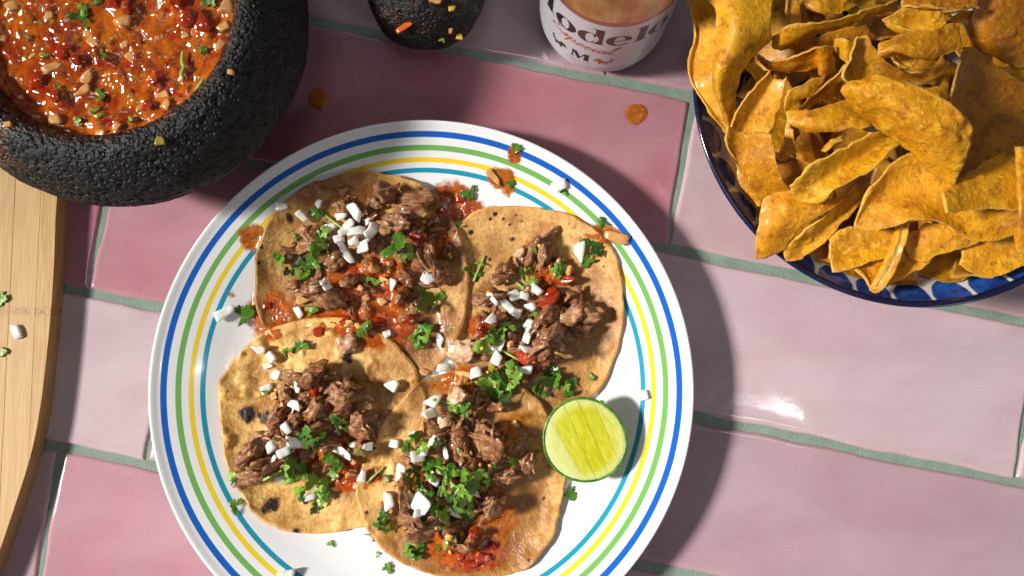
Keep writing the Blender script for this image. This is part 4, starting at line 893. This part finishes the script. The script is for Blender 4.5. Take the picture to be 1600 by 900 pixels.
# roasted pale lump between the right and bottom tacos
sd += 1; V, F = strand_mesh(14, 12, 5, 4242, .22); V = seat(rotz(V, .4), 722, 551, .5)
m = M('pale_fat', (.62, .40, .24), .35, Subsurface_Weight=.3, Subsurface_Scale=.003, Coat_Weight=.3); m.set('Base Color', m.mix(m.ramp(m.noise(4, 4), .4, .7), (.66, .44, .27), (.42, .20, .10))); m.bump((m.noise(2, 3), .7, .5)); FAT = m.m
mk('roasted_lump', V, F, FAT, T['T2']['e']); stamp(V)
for x, y, l, w, t_ in [(541, 537, 40, 30, 'T3'), (715, 618, 34, 24, 'T4'), (812, 395, 20, 12, 'T2'), (698, 660, 22, 14, 'T4')]:
    sd += 1; V, F = strand_mesh(pxmm(l, 14), pxmm(w, 14), 4, sd, .25); V = seat(rotz(V, .6), x, y, .6); mk('roasted_lump', V, F, FAT, T[t_]['e']); stamp(V)
HB = blur(H, 1.2)

# ================================================================== LIME HALF
LR = 20.4; LCX, LCY, LZ = W(914, 688, 24)
m = M('lime_rind', (.06, .20, .015), .3, Subsurface_Weight=.1, Subsurface_Scale=.002); m.set('Base Color', m.mix(m.ramp(m.noise(6, 3), .35, .7), (.035, .14, .010), (.15, .33, .03))); m.bump((m.voro(1.5), .5, .5)); RIND = m.m
m = M('lime_pith', (.78, .84, .36), .35, Subsurface_Weight=.3, Subsurface_Scale=.003); PITH = m.m
m = M('lime_flesh', (.5, .6, .05), .14, Subsurface_Weight=.45, Subsurface_Scale=.006, Subsurface_Radius=(1, 1, .35), Coat_Weight=.5, Coat_Roughness=.05)
v = m.map(m.obj(), (1, 3.5, 1), (0, 0, .52), kind='TEXTURE'); c = m.mix(m.ramp(m.noise(2.2, 3, .6, v), .35, .7), (.58, .56, .012), (.70, .68, .05))
so = m.sep(m.obj()); rl = m.math('SQRT', m.math('ADD', m.math('MULTIPLY', so[0], so[0]), m.math('MULTIPLY', so[1], so[1])))
c = m.mix(m.ramp(rl, .0135, .0198, 0, .75), c, (.80, .86, .34)); sg = m.attr('pale'); c = m.mix(sg, c, (.80, .86, .42))
m.set('Base Color', c); m.bump((m.noise(2.0, 2, .5, v), .2, .4)); FLESH = m.m
LE = empty('lime_half', (LCX, LCY, LZ), 'cut lime half with its pale green face up on the plate rim', 'lime')
TL = (.10, .13)
def lime_place(V): return tilt(V, *TL)+np.array([LCX, LCY, LZ])
th = np.linspace(0, 2*math.pi, 140, endpoint=False)
shape = 1+.035*np.cos(2*(th+.75))+.012*np.cos(3*th+1)
prl = [(0, -15.0), (5, -14.4), (10, -12.6), (14.5, -9.6), (18, -5.6), (20, -1.8), (20.5, -.3), (20.3, .25), (19.7, .3), (19.2, .0), (19.1, -.6)]
pr = catmull(prl, 60); V = np.zeros((60, 140, 3)); V[:, :, 0] = pr[:, :1]*shape*np.cos(th); V[:, :, 1] = pr[:, :1]*shape*np.sin(th); V[:, :, 2] = pr[:, 1:2]
V = V.reshape(-1, 3); V += .12*fbm(V, 1.6, 2, 3)[:, None]*V/20
mk('rind', lime_place(V), grid_faces(60, 140, wrap=True), RIND, LE)
rs = np.linspace(.001, 19.75, 24); V = np.zeros((24, 140, 3)); V[:, :, 0] = rs[:, None]*shape*np.cos(th); V[:, :, 1] = rs[:, None]*shape*np.sin(th); V[:, :, 2] = .05
mk('pith', lime_place(V.reshape(-1, 3)), grid_faces(24, 140, wrap=True), PITH, LE)
# flesh: long slanted wedges divided by thin membranes (cut line directions in the face's own axes)
def face_pt(px, py): return np.array(W(px, py, LZ)[:2])-np.array([LCX, LCY])
outer = [(19.1*s_*math.cos(t), 19.1*s_*math.sin(t)) for t, s_ in zip(th, shape)]
cuts = [((858, 655), (912, 748)), ((880, 630), (931, 742)), ((905, 632), (949, 728)), ((936, 646), (966, 712))]
lines = [(face_pt(*a), face_pt(*b)) for a, b in cuts]
def halfclip(poly, A, B, left, g=.28):
    n = np.array([-(B-A)[1], (B-A)[0]]); n /= np.linalg.norm(n); out = []
    if not left: n = -n
    f = lambda p: np.dot(np.array(p)-A, n)-g
    for i in range(len(poly)):
        a, b = poly[i], poly[(i+1) % len(poly)]; fa, fb = f(a), f(b)
        if fa > 0: out.append(a)
        if (fa > 0) != (fb > 0): t = fa/(fa-fb); out.append((a[0]+t*(b[0]-a[0]), a[1]+t*(b[1]-a[1])))
    return out
for i in range(5):
    pl = outer
    if i > 0: pl = halfclip(pl, *lines[i-1], True, .0)
    if i < 4: pl = halfclip(pl, *lines[i], False, .0)
    if len(pl) < 3: continue
    C = np.array(pl).mean(0); n = 90
    Pq = np.array(pl); dl = np.r_[0, np.cumsum(np.linalg.norm(np.roll(Pq, -1, 0)-Pq, axis=1))]; tt = np.linspace(0, dl[-1], n, endpoint=False)
    PP = np.array([np.interp(tt, dl, np.r_[Pq[:, 0], Pq[0, 0]]), np.interp(tt, dl, np.r_[Pq[:, 1], Pq[0, 1]])]).T
    V = []
    for s_, z in [(1, -.02), (1, .05), (.985, .08), (.95, .11), (.85, .13), (.7, .14), (.5, .14), (.3, .14), (.12, .14), (.01, .14)]:
        for p in PP: V.append((*(C+(p-C)*s_), z))
    V = np.array(V); V[:, 2] += np.where(V[:, 2] > .10, .10*fbm(rotz(V, .45)*np.array([1, .3, 1]), 1.8, 2, i), 0)
    mk('segment', lime_place(V), grid_faces(10, n, wrap=True), FLESH, LE, attr={'pale': np.full(len(V), [.6, .05, 0, .03, .22][i])})

# ================================================================== LOOSE BITS ON PLATE AND TILES
def loose_leaf(px, py, s_, a, lab, dk=0, on=True, mt=None):
    global sd
    sd += 1; V, F = leaf_mesh(pxmm(s_, 8), sd, 1.0); V = rotz(V-V.mean(0), a)
    V = seat(V, px, py, .15) if on else V+np.array(W(px, py, 0))-np.array([0, 0, V[:, 2].min()])
    setp(mk('cilantro_leaf', V, F, LEAFD if dk else LEAF), lab, 'cilantro leaf')
loose_leaf(734, 302, 30, 5.2, 'green cilantro leaf at the plate centre top, beside the orange smear between two tacos')
loose_leaf(381, 492, 40, .4, 'dark green cilantro leaf on the plate at the left edge of the upper left taco', 1)
loose_leaf(370, 789, 26, 2.6, 'cilantro leaf on the plate stripes below left of the lower left taco')
loose_leaf(891, 771, 28, 5.5, 'lone cilantro leaf on the white plate just below the lime half')
loose_leaf(518, 849, 14, 1.3, 'tiny cilantro leaf on the bare plate below the lower left taco')
loose_leaf(605, 888, 20, 1.2, 'cilantro scrap on the plate at the bottom edge of the photo')
loose_leaf(590, 866, 10, .1, 'tiny thin cilantro scrap left of the bottom taco, above the lowest scrap')
loose_leaf(942, 350, 22, 2.0, 'cilantro leaf on the green stripe above the orange splash at the plate right')
loose_leaf(806, 234, 20, .2, 'dark cilantro bit on the blue stripe at the top of the plate', 1)
loose_leaf(797, 288, 18, .7, 'cilantro bit in the orange splash on the yellow and teal stripes', 1)
loose_leaf(884, 300, 10, .7, 'dark green speck on the green stripe beside the white onion shred', 1)
loose_leaf(938, 630, 12, 1.0, 'small green leaf tip peeking out above the lime half')
def loose_onion(px, py, l, w, a, lab, tan=0, on=True):
    global sd
    sd += 1; V, F = dice_mesh(pxmm(l, 12)/2, pxmm(w, 12)/2, .6 if tan else .9, sd); V = seat(rotz(V, a), px, py, .1)
    setp(mk('onion_piece', V, F, ONIONR if tan else ONION), lab, 'onion piece')
loose_onion(440, 323, 20, 13, .1, 'white onion piece on the yellow stripe at the upper left of the plate')
loose_onion(353, 489, 30, 13, .5, 'white onion piece beside the dark cilantro leaf at the plate left')
loose_onion(874, 291, 22, 16, .5, 'white onion shred on the green stripe at the upper right of the plate')
loose_onion(771, 277, 28, 9, -.8, 'slanted pink onion sliver in the orange splash on the plate top', 1)
loose_onion(962, 372, 36, 15, -.3, 'tan onion piece across the green and blue stripes at the plate right', 1)
loose_onion(1004, 617, 14, 16, .2, 'clear onion bit on the teal stripe to the right of the lime half')
loose_onion(574, 841, 20, 12, .1, 'faint clear onion bit on the plate below the two lower tacos')
loose_onion(450, 897, 22, 14, .2, 'onion bit on the yellow stripe at the bottom left of the plate')
for x, y, rx, ry, a, rd, tk, lb in [(395, 373, 22, 24, .3, .45, .9, 'thin orange salsa smear on the plate stripes left of the upper left taco'), (803, 243, 13, 16, .1, .7, .9, 'small orange salsa splash between the blue and green stripes at the plate top'),
        (786, 281, 30, 20, -.8, .35, .95, 'large orange salsa splash over the yellow and teal stripes at the plate top'), (945, 366, 36, 17, -.3, .35, .9, 'orange salsa splash under the tan onion piece at the plate right'),
        (599, 187, 7, 4, 0, .3, .6, 'tiny orange salsa dot on the plate edge near the top'), (1000, 360, 7, 5, .2, .3, .5, 'tiny pale orange salsa dot right of the tan onion piece'), (360, 460, 8, 6, .2, .2, .4, 'faint orange salsa spot on the teal stripe at the plate left')]:
    sd += 1; o = sauce_patch(x, y, rx, ry, a, None, rd, tk, .5, seed=sd, name='salsa_splash'); setp(o, lb, 'salsa splash')
for x, y, rx, ry, a, rd, tk, lb in [(499, 155, 19, 21, .3, .15, .75, 'dull orange salsa drop on the tile beside the stone mortar'), (993, 178, 21, 19, .8, .35, 1, 'glossy orange salsa drop on the pink tile below the beer can')]:
    sd += 1; o = sauce_patch(x, y, rx, ry, a, None, rd, tk, .9, seed=sd, on=False, name='salsa_drop'); setp(o, lb, 'salsa drop')
# ================================================================== TORTILLA CHIPS
m = M('fried_corn_chip', (.6, .3, .04), .42, Specular_IOR_Level=.35, Subsurface_Weight=.05, Subsurface_Scale=.002, Subsurface_Radius=(1, .4, .1), Coat_Weight=.28, Coat_Roughness=.25)
n1 = m.noise(15, 4, .6); n2 = m.noise(3.2, 4, .65)
a_ = m.mix(m.rnd(), (.68, .265, .003), (.94, .48, .010))
c = m.mix(m.ramp(n1, .35, .68), m.mix(.5, a_, (.40, .11, .001)), a_); c = m.mix(m.ramp(n2, .52, .68, 0, .7), c, (.88, .50, .05))
c = m.mix(m.ramp(m.noise(6, 4, .7, m.map(m.obj(), loc=(.5, .2, 0))), .50, .66, 0, .7), c, (.34, .095, .002))
sp = m.math('MULTIPLY', m.ramp(m.voro(5.2), .03, .11, 1, 0), m.ramp(m.noise(11, 2), .46, .56)); c = m.mix(m.math('MULTIPLY', sp, .8), c, (.06, .02, .008))
c = m.mix(m.math('MULTIPLY', m.attr('rim'), .6), c, (.80, .48, .10))
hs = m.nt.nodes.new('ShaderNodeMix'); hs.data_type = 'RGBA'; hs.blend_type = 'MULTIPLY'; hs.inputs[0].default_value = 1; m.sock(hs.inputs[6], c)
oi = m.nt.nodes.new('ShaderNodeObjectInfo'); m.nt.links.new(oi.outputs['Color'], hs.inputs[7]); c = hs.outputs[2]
m.set('Base Color', c); m.set('Roughness', m.ramp(n2, .3, .7, .48, .30)); m.bump((n2, .6, .9), (m.ramp(m.voro(3.0), .05, .45, 1, 0), .35, .5), (m.noise(1.0, 4, .7), .9, .45)); CHIP = m.m
def chip(rows, lab, bub=.7, t=1.05, group=None, N=40, seed=None, wav=.8, tone=1.0, curl=None):
    global sd
    sd += 1; s_ = seed or sd
    k = max(len(r) for r in rows)
    rows = [[(p[0], p[1], p[2]+max(0, p[2]-68)*.38) for p in r] for r in rows]
    C = np.array([[W(*p) for p in catmull(np.array(r, float), k)] for r in rows])
    cu_ = curl if curl is not None else [-.55, -.35, .35, -.5, .2, -.7][s_ % 6]; C[:, 1:-1, 2] = C[:, 1:-1, 2]*cu_+(1-cu_)*(C[:, :1, 2]+C[:, -1:, 2])/2
    P = catmull(C, N); P = np.swapaxes(catmull(np.swapaxes(P, 0, 1), N), 0, 1)
    gu = np.gradient(P, axis=0); gv = np.gradient(P, axis=1); n = np.cross(gv, gu); ln = np.linalg.norm(n, axis=2, keepdims=True)
    n = n/(ln+1e-9)
    if n[..., 2].mean() < 0: n = -n
    for _ in range(2):
        q = np.pad(n, ((1, 1), (1, 1), (0, 0)), mode='edge'); n = (q[:-2, 1:-1]+q[2:, 1:-1]+q[1:-1, :-2]+q[1:-1, 2:]+q[1:-1, 1:-1])/5
        n /= np.linalg.norm(n, axis=2, keepdims=True)+1e-9
    Q = P.reshape(-1, 3)+s_*11.3
    i = np.arange(N); ed = np.minimum(i, N-1-i); ed = np.minimum(ed[:, None], ed[None, :])
    e = np.clip(ed/3.0, 0, 1).reshape(-1)
    b = 1.1*wav*fbm(Q, 22, 2, 2)+bub*(1.7*np.clip(fbm(Q, 4.6, 2, 5)-.16, 0, 1)+.22*fbm(Q, 2.2, 2, 7))*(.35+.65*e)
    jx = np.stack([fbm(Q, 4.5, 3, 21), fbm(Q, 4.5, 3, 22), 0*b], 1)*1.3*(1-e)[:, None]
    P2 = P.reshape(-1, 3)+n.reshape(-1, 3)*b[:, None]+jx
    th_ = t*.5*(.8+.2*np.sqrt(e)); nn = n.reshape(-1, 3)*th_[:, None]
    V = np.r_[P2+nn, P2-nn]; F = grid_faces(N, N)+grid_faces(N, N, off=N*N, flip=True)
    ring = [j for j in range(N)]+[i*N+N-1 for i in range(1, N)]+[(N-1)*N+j for j in range(N-2, -1, -1)]+[i*N for i in range(N-2, 0, -1)]
    F += [(ring[q], ring[q]+N*N, ring[(q+1) % len(ring)]+N*N, ring[(q+1) % len(ring)]) for q in range(len(ring))]
    V = shift_in(V)
    rim = np.clip(1-ed/1.3, 0, 1).reshape(-1); rim = np.r_[rim, rim]
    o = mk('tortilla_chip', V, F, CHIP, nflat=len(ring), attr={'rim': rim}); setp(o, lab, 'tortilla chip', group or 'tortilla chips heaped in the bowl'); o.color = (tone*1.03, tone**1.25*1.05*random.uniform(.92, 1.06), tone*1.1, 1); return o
BPZ = np.array([(0, 10), (38, 12), (58, 22), (76, 38.5), (86, 48.5), (93, 56), (97, 61.5), (100.5, 63), (101, 0), (300, 0)])
def shift_in(V):
    """keep the chip above the bowl's inner wall"""
    r = np.hypot(V[:, 0]-BC[0], V[:, 1]-BC[1]); f = np.interp(r, BPZ[:, 0], BPZ[:, 1])
    V = V.copy(); V[:, 2] = np.maximum(V[:, 2], f+.2); return V
def R3(*rows): return rows
chip([[(1322,128,96),(1315,138,95),(1324,152,90)],[(1372,118,101),(1358,148,102),(1352,182,87)],[(1440,138,103),(1425,180,104),(1405,222,86)],[(1498,172,103),(1478,218,102),(1450,264,85)],[(1520,200,99),(1512,245,96),(1490,287,85)]],
     'big bright yellow bubbly chip lying on top in the middle of the bowl', 2.0, tone=1.15, curl=.75)
chip([[(1506,74,84),(1512,70,85),(1520,76,84)],[(1492,112,87),(1525,102,85),(1562,104,76)],[(1484,158,86),(1540,158,85),(1620,146,68)],[(1482,212,82),(1548,214,79),(1655,186,60)],[(1499,286,77),(1532,268,75),(1604,230,64)]],
     'large dull brown triangle chip tucked behind the bright bubbly chip at its right', .7, tone=.6)  # low tone puts the shade of its turned-away face into the colour
chip([[(1535,-22,80),(1600,-24,84),(1670,-20,76)],[(1514,48,74),(1572,38,82),(1655,36,72)],[(1545,82,68),(1592,96,72),(1655,112,64)]],
     'wide blistered chip in the upper right corner of the photo', 1.6, tone=.8)
chip([[(1340,55,92),(1346,52,93),(1354,56,90)],[(1330,86,92),(1351,86,96),(1377,86,88)],[(1322,126,91),(1362,119,93),(1402,108,84)],[(1396,128,85),(1412,124,84),(1424,116,79)],[(1448,129,80),(1456,118,78),(1452,108,72)],[(1486,100,74),(1482,88,74),(1474,82,70)]],
     'pointed orange chip whose tail curls under the crumpled folded chip', .4)
chip([[(1373,68,93),(1378,80,96),(1388,88,91)],[(1410,53,95),(1410,66,101),(1416,80,93)],[(1450,48,95),(1450,66,103),(1452,92,92)],[(1484,39,93),(1490,58,100),(1490,80,92)],[(1500,43,92),(1507,57,95),(1502,71,92)]],
     'crumpled folded chip with split lips above the bright bubbly chip', 1.1, wav=1.6)
chip([[(1394,84,88),(1400,80,90),(1406,78,88)],[(1404,100,88),(1416,92,91),(1426,82,88)],[(1418,106,87),(1430,100,89),(1442,88,87)]], 'small round tongue of chip below the crumpled folded chip', .4, N=26)
chip([[(1380,31,86),(1384,30,87),(1388,33,86)],[(1412,14,88),(1416,30,93),(1422,46,88)],[(1440,8,88),(1444,28,94),(1448,50,88)],[(1466,12,88),(1470,26,91),(1472,42,87)],[(1480,34,86),(1481,36,86),(1482,38,86)]],
     'small peaked chip just above the crumpled folded chip', .9)
chip([[(1412,-14,88),(1416,0,92),(1424,8,90)],[(1460,-16,88),(1462,0,93),(1468,11,90)],[(1500,-16,86),(1502,-2,90),(1506,10,87)],[(1530,-12,84),(1530,0,86),(1532,10,84)]], 'yellow chip edge at the top of the photo above the small peaked chip', .8)
chip([[(1208,60,78),(1212,70,80),(1224,77,74)],[(1224,45,84),(1242,58,84),(1254,72,74)],[(1264,38,86),(1272,46,84),(1280,52,78)],[(1308,31,84),(1314,38,82),(1320,43,79)],[(1350,17,82),(1353,22,81),(1356,28,79)],[(1402,1,78),(1402,7,77),(1402,13,75)]],
     'long thin chip seen edge on with a bulging left end near the bowl top', .5)
chip([[(1070,-16,66),(1090,-16,74),(1112,-14,70)],[(1086,45,67),(1100,40,74),(1120,36,70)],[(1077,98,65),(1096,92,74),(1118,86,70)],[(1079,128,64),(1096,126,72),(1114,120,69)],[(1106,172,64),(1114,162,68),(1122,152,66)],[(1136,211,63),(1138,205,64),(1137,198,64)]],
     'leftmost chip, a long wavy strip hanging over the navy rim', .4)
chip([[(1098,-18,84),(1150,-18,93),(1208,-15,86)],[(1120,25,84),(1160,28,94),(1204,35,86)],[(1118,70,83),(1155,66,93),(1201,66,82)],[(1114,104,82),(1132,106,88),(1166,100,80)],[(1117,145,78),(1131,148,83),(1150,142,75)],[(1129,180,74),(1139,184,76),(1150,176,72)],[(1137,208,69),(1141,209,69),(1145,206,69)]],
     'large twisted chip at the upper left of the pile, lit along its left edge', .6, curl=.45)
chip([[(1160,102,76),(1168,98,76),(1176,96,74)],[(1178,118,74),(1184,112,74),(1190,106,72)],[(1184,138,72),(1192,130,72),(1198,124,70)]], 'narrow chip strip right of the dark gap at the left of the pile', .4, N=24)
chip([[(1200,112,80),(1216,113,84),(1230,121,80)],[(1178,137,80),(1200,144,86),(1224,152,78)],[(1153,170,78),(1180,178,84),(1210,190,74)],[(1140,202,74),(1170,208,80),(1202,212,72)]],
     'orange chip with a squared upper end left of the bowl middle', .4)
chip([[(1137,198,82),(1170,194,88),(1206,209,82)],[(1135,226,82),(1172,236,90),(1213,247,82)],[(1157,262,78),(1190,270,86),(1222,278,78)],[(1180,299,72),(1212,302,80),(1238,300,72)],[(1200,321,68),(1218,319,70),(1234,311,67)]],
     'smooth golden curved chip at the lower left above the pointed chip', .4)
chip([[(1148,250,66),(1156,262,67),(1166,268,66)],[(1158,290,65),(1168,290,66),(1180,290,65)],[(1184,322,63),(1192,318,64),(1200,312,63)]], 'thin chip edge below the smooth curved chip against the bowl wall', .3, N=26)
chip([[(1233,292,80),(1258,304,84),(1276,319,78)],[(1264,262,86),(1290,276,92),(1306,297,82)],[(1310,236,86),(1336,250,93),(1357,268,83)],[(1358,210,84),(1380,222,90),(1396,234,82)],[(1386,198,82),(1400,208,84),(1412,216,80)]],
     'broad smooth yellow chip running diagonally below the bright bubbly chip', .35)
chip([[(1178,404,64),(1200,400,66),(1223,391,64)],[(1185,355,70),(1212,358,77),(1243,362,70)],[(1193,312,72),(1236,322,80),(1286,335,74)],[(1240,298,74),(1280,308,77),(1334,304,72)]],
     'bright pointed chip sticking out over the rim at the lower left', .9)
chip([[(1222,393,63),(1230,408,64),(1252,404,63)],[(1250,365,70),(1264,380,72),(1290,376,64)],[(1290,334,72),(1308,342,74),(1328,336,68)],[(1340,288,70),(1352,295,72),(1367,286,68)]],
     'folded lower half of a chip just right of the pointed rim chip', .9)
chip([[(1339,346,76),(1341,356,76),(1352,362,75)],[(1366,290,80),(1374,320,84),(1392,356,78)],[(1418,240,80),(1426,290,86),(1432,343,80)],[(1470,265,80),(1476,310,83),(1480,353,78)],[(1538,322,78),(1536,350,78),(1532,378,74)],[(1625,322,78),(1625,342,77),(1622,358,74)]],
     'wide wavy chip with a blunt left tip below the bright bubbly chip', .6, wav=1.4)
chip([[(1510,272,82),(1580,234,82),(1650,208,76)],[(1475,302,88),(1550,282,88),(1650,268,82)],[(1481,334,89),(1540,324,88),(1650,334,83)]],
     'brown chip with a rounded left edge under the large dull triangle chip', .7)
chip([[(1588,228,84),(1596,228,87),(1612,230,85)],[(1592,330,86),(1600,330,88),(1612,330,86)],[(1587,386,80),(1596,392,82),(1612,400,80)]], 'upright chip edge cut off by the right border of the photo', .4, N=30)
chip([[(1412,344,72),(1416,340,75),(1422,345,72)],[(1404,378,72),(1409,377,76),(1416,380,72)],[(1388,412,70),(1394,412,74),(1402,416,70)],[(1366,446,67),(1371,450,70),(1378,455,67)]], 'thin rolled stick of fried chip pointing down to the bowl rim', .3, t=2.2, N=26, wav=.2)
chip([[(1416,372,66),(1420,400,66),(1438,409,65)],[(1440,352,68),(1450,378,71),(1470,398,67)],[(1475,348,70),(1490,368,72),(1508,386,68)],[(1515,358,70),(1524,366,70),(1534,376,69)]], 'tan chip with a rounded lower corner right of the thin rolled stick', .7)
chip([[(1294,368,64),(1296,398,64),(1300,426,64)],[(1325,355,66),(1330,388,69),(1332,420,65)],[(1362,352,66),(1368,380,69),(1372,406,65)],[(1398,360,66),(1400,378,67),(1404,398,65)]], 'dull golden chip with a squared bottom left of the thin rolled stick', .6)
chip([[(1362,455,63.5),(1370,459,63.5),(1378,455,63.5)],[(1342,425,63),(1366,430,66),(1400,440,63)],[(1310,408,62),(1370,405,67),(1452,410,63)],[(1330,385,64),(1380,380,66),(1440,388,64)]], 'lowest chip, its point reaching the scalloped blue rim', .6)
chip([[(1500,380,64),(1502,400,64),(1500,416,64)],[(1540,372,66),(1542,402,68),(1538,434,64)],[(1580,368,66),(1584,396,67),(1588,420,64)],[(1622,366,66),(1624,386,66),(1626,402,64)]], 'dark golden chip near the rim at the lower right of the bowl', .5)
chip([[(1229,174,80),(1236,190,82),(1258,206,80)],[(1268,172,82),(1280,190,86),(1302,205,82)],[(1308,160,80),(1330,178,86),(1342,199,82)],[(1350,160,78),(1366,176,82),(1382,194,80)]], 'orange chip with a crisp upturned left edge at the middle left of the pile', .6)
chip([[(1230,186,76),(1233,194,78),(1240,204,76)],[(1224,225,74),(1230,228,76),(1242,234,74)],[(1215,246,72),(1220,250,73),(1228,253,72)]], 'narrow upright chip edge under the chip with the upturned left edge', .3, N=26)
chip([[(1223,178,74),(1224,166,77),(1226,156,78)],[(1240,160,76),(1238,150,79),(1234,140,80)],[(1262,150,77),(1262,138,80),(1262,127,80)],[(1282,138,77),(1284,126,79),(1285,117,79)]], 'curved brown chip lip in the dark left centre of the bowl', .4, N=30)
chip([[(1245,178,70),(1250,170,72),(1255,160,72)],[(1280,160,70),(1284,146,74),(1290,130,74)],[(1312,145,70),(1318,125,74),(1322,100,76)]], 'shaded sloping chip to the left of the pointed orange chip', .4, N=30)
chip([[(1184,82,72),(1187,87,72),(1192,92,70)],[(1204,94,76),(1206,101,76),(1212,108,72)],[(1240,86,80),(1242,96,78),(1248,108,72)],[(1272,72,82),(1276,86,80),(1282,104,74)],[(1284,72,82),(1288,92,80),(1284,118,76)],[(1300,70,80),(1306,92,78),(1302,112,74)]],
     'curled chip with a hooked right end in the upper left of the pile', .4)
chip([[(1300,62,78),(1306,74,78),(1312,90,76)],[(1322,62,82),(1326,80,81),(1326,104,78)],[(1342,64,80),(1344,86,80),(1340,108,77)]], 'bent chip edge behind the pointed orange chip', .5, N=28)
chip([[(1250,72,66),(1255,78,66),(1262,84,64)],[(1290,52,70),(1296,62,70),(1304,76,66)],[(1330,42,70),(1336,54,70),(1344,66,66)],[(1352,38,68),(1362,48,68),(1368,60,64)]], 'dim chip lying under the long thin chip', .4, N=28)
chip([[(1226,-14,72),(1234,-14,73),(1244,-14,71)],[(1230,15,72),(1238,15,74),(1250,16,71)],[(1229,40,70),(1238,44,72),(1250,42,69)]], 'short upright chip near the top left of the pile beside the twisted chip', .4, N=26)
chip([[(1250,-16,76),(1255,2,78),(1262,12,75)],[(1280,-18,78),(1286,6,82),(1292,22,77)],[(1310,-18,76),(1314,0,80),(1320,18,76)],[(1335,-16,74),(1338,-4,76),(1342,8,74)]], 'rounded dim chip at the top edge of the photo above the long thin chip', .8)
chip([[(1288,238,72),(1292,232,74),(1296,226,72)],[(1300,226,74),(1304,220,76),(1310,214,74)],[(1314,216,74),(1318,212,75),(1322,208,74)]], 'small knobbly chip fragment in the dark gap below the upturned chip', 1.2, N=20)
chip([[(1488,28,76),(1490,32,76),(1494,36,75)],[(1505,18,78),(1508,24,78),(1512,32,75)],[(1524,14,76),(1528,20,76),(1532,26,74)]], 'small dark chip edge between the peaked chip and the upper right chip', .4, N=24)
chip([[(1560,108,66),(1575,114,68),(1590,124,66)],[(1590,98,66),(1604,108,68),(1620,118,66)],[(1620,90,66),(1635,100,68),(1650,112,66)]], 'thin golden chip edge below the blistered upper right chip', .5, N=26)
# chips filling the bowl; their lowered tone paints in the shade of the gaps
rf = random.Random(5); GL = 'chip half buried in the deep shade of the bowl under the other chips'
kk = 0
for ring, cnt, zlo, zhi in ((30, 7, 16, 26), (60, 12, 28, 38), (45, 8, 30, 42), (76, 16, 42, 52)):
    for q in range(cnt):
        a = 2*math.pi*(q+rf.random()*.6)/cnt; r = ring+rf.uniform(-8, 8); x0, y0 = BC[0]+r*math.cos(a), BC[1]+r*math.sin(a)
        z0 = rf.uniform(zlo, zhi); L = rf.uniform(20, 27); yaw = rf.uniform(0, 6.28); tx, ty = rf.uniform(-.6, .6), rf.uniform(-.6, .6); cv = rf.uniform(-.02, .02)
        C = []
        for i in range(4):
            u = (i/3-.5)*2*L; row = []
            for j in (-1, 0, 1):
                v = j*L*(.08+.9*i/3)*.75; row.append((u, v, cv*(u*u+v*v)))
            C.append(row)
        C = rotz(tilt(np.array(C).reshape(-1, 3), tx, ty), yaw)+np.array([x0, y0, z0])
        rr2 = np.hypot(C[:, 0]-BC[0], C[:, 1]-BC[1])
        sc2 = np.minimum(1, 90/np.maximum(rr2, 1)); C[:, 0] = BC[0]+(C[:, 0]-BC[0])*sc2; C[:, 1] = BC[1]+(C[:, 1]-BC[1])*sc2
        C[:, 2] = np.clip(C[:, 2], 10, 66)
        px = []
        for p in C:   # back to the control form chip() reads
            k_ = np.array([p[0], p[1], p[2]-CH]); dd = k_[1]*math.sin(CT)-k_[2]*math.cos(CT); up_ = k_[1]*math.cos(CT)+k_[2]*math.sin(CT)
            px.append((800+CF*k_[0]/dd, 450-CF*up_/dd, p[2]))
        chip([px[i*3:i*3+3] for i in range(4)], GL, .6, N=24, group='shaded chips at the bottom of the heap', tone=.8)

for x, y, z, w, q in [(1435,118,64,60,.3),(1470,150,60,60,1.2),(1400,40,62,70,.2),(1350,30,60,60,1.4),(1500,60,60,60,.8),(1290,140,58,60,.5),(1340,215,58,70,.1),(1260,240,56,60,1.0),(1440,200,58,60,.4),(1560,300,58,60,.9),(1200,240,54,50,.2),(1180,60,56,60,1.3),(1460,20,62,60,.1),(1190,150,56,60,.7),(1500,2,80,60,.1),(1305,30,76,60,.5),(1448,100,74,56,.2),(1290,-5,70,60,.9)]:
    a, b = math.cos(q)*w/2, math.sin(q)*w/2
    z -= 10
    chip([[(x-a-b*.8, y-b+a*.8, z-6), (x-a, y-b, z), (x-a+b*.8, y-b-a*.8, z-5)], [(x-b*.5, y+a*.5, z-2), (x, y, z+3), (x+b*.5, y-a*.5, z-3)], [(x+a-b*.1, y+b+a*.1, z-5), (x+a, y+b, z-3), (x+a+b*.1, y+b-a*.1, z-6)]], GL, .6, N=24, group='shaded chips at the bottom of the heap', tone=.75)  # darker tone stands in for shade between the upper chips
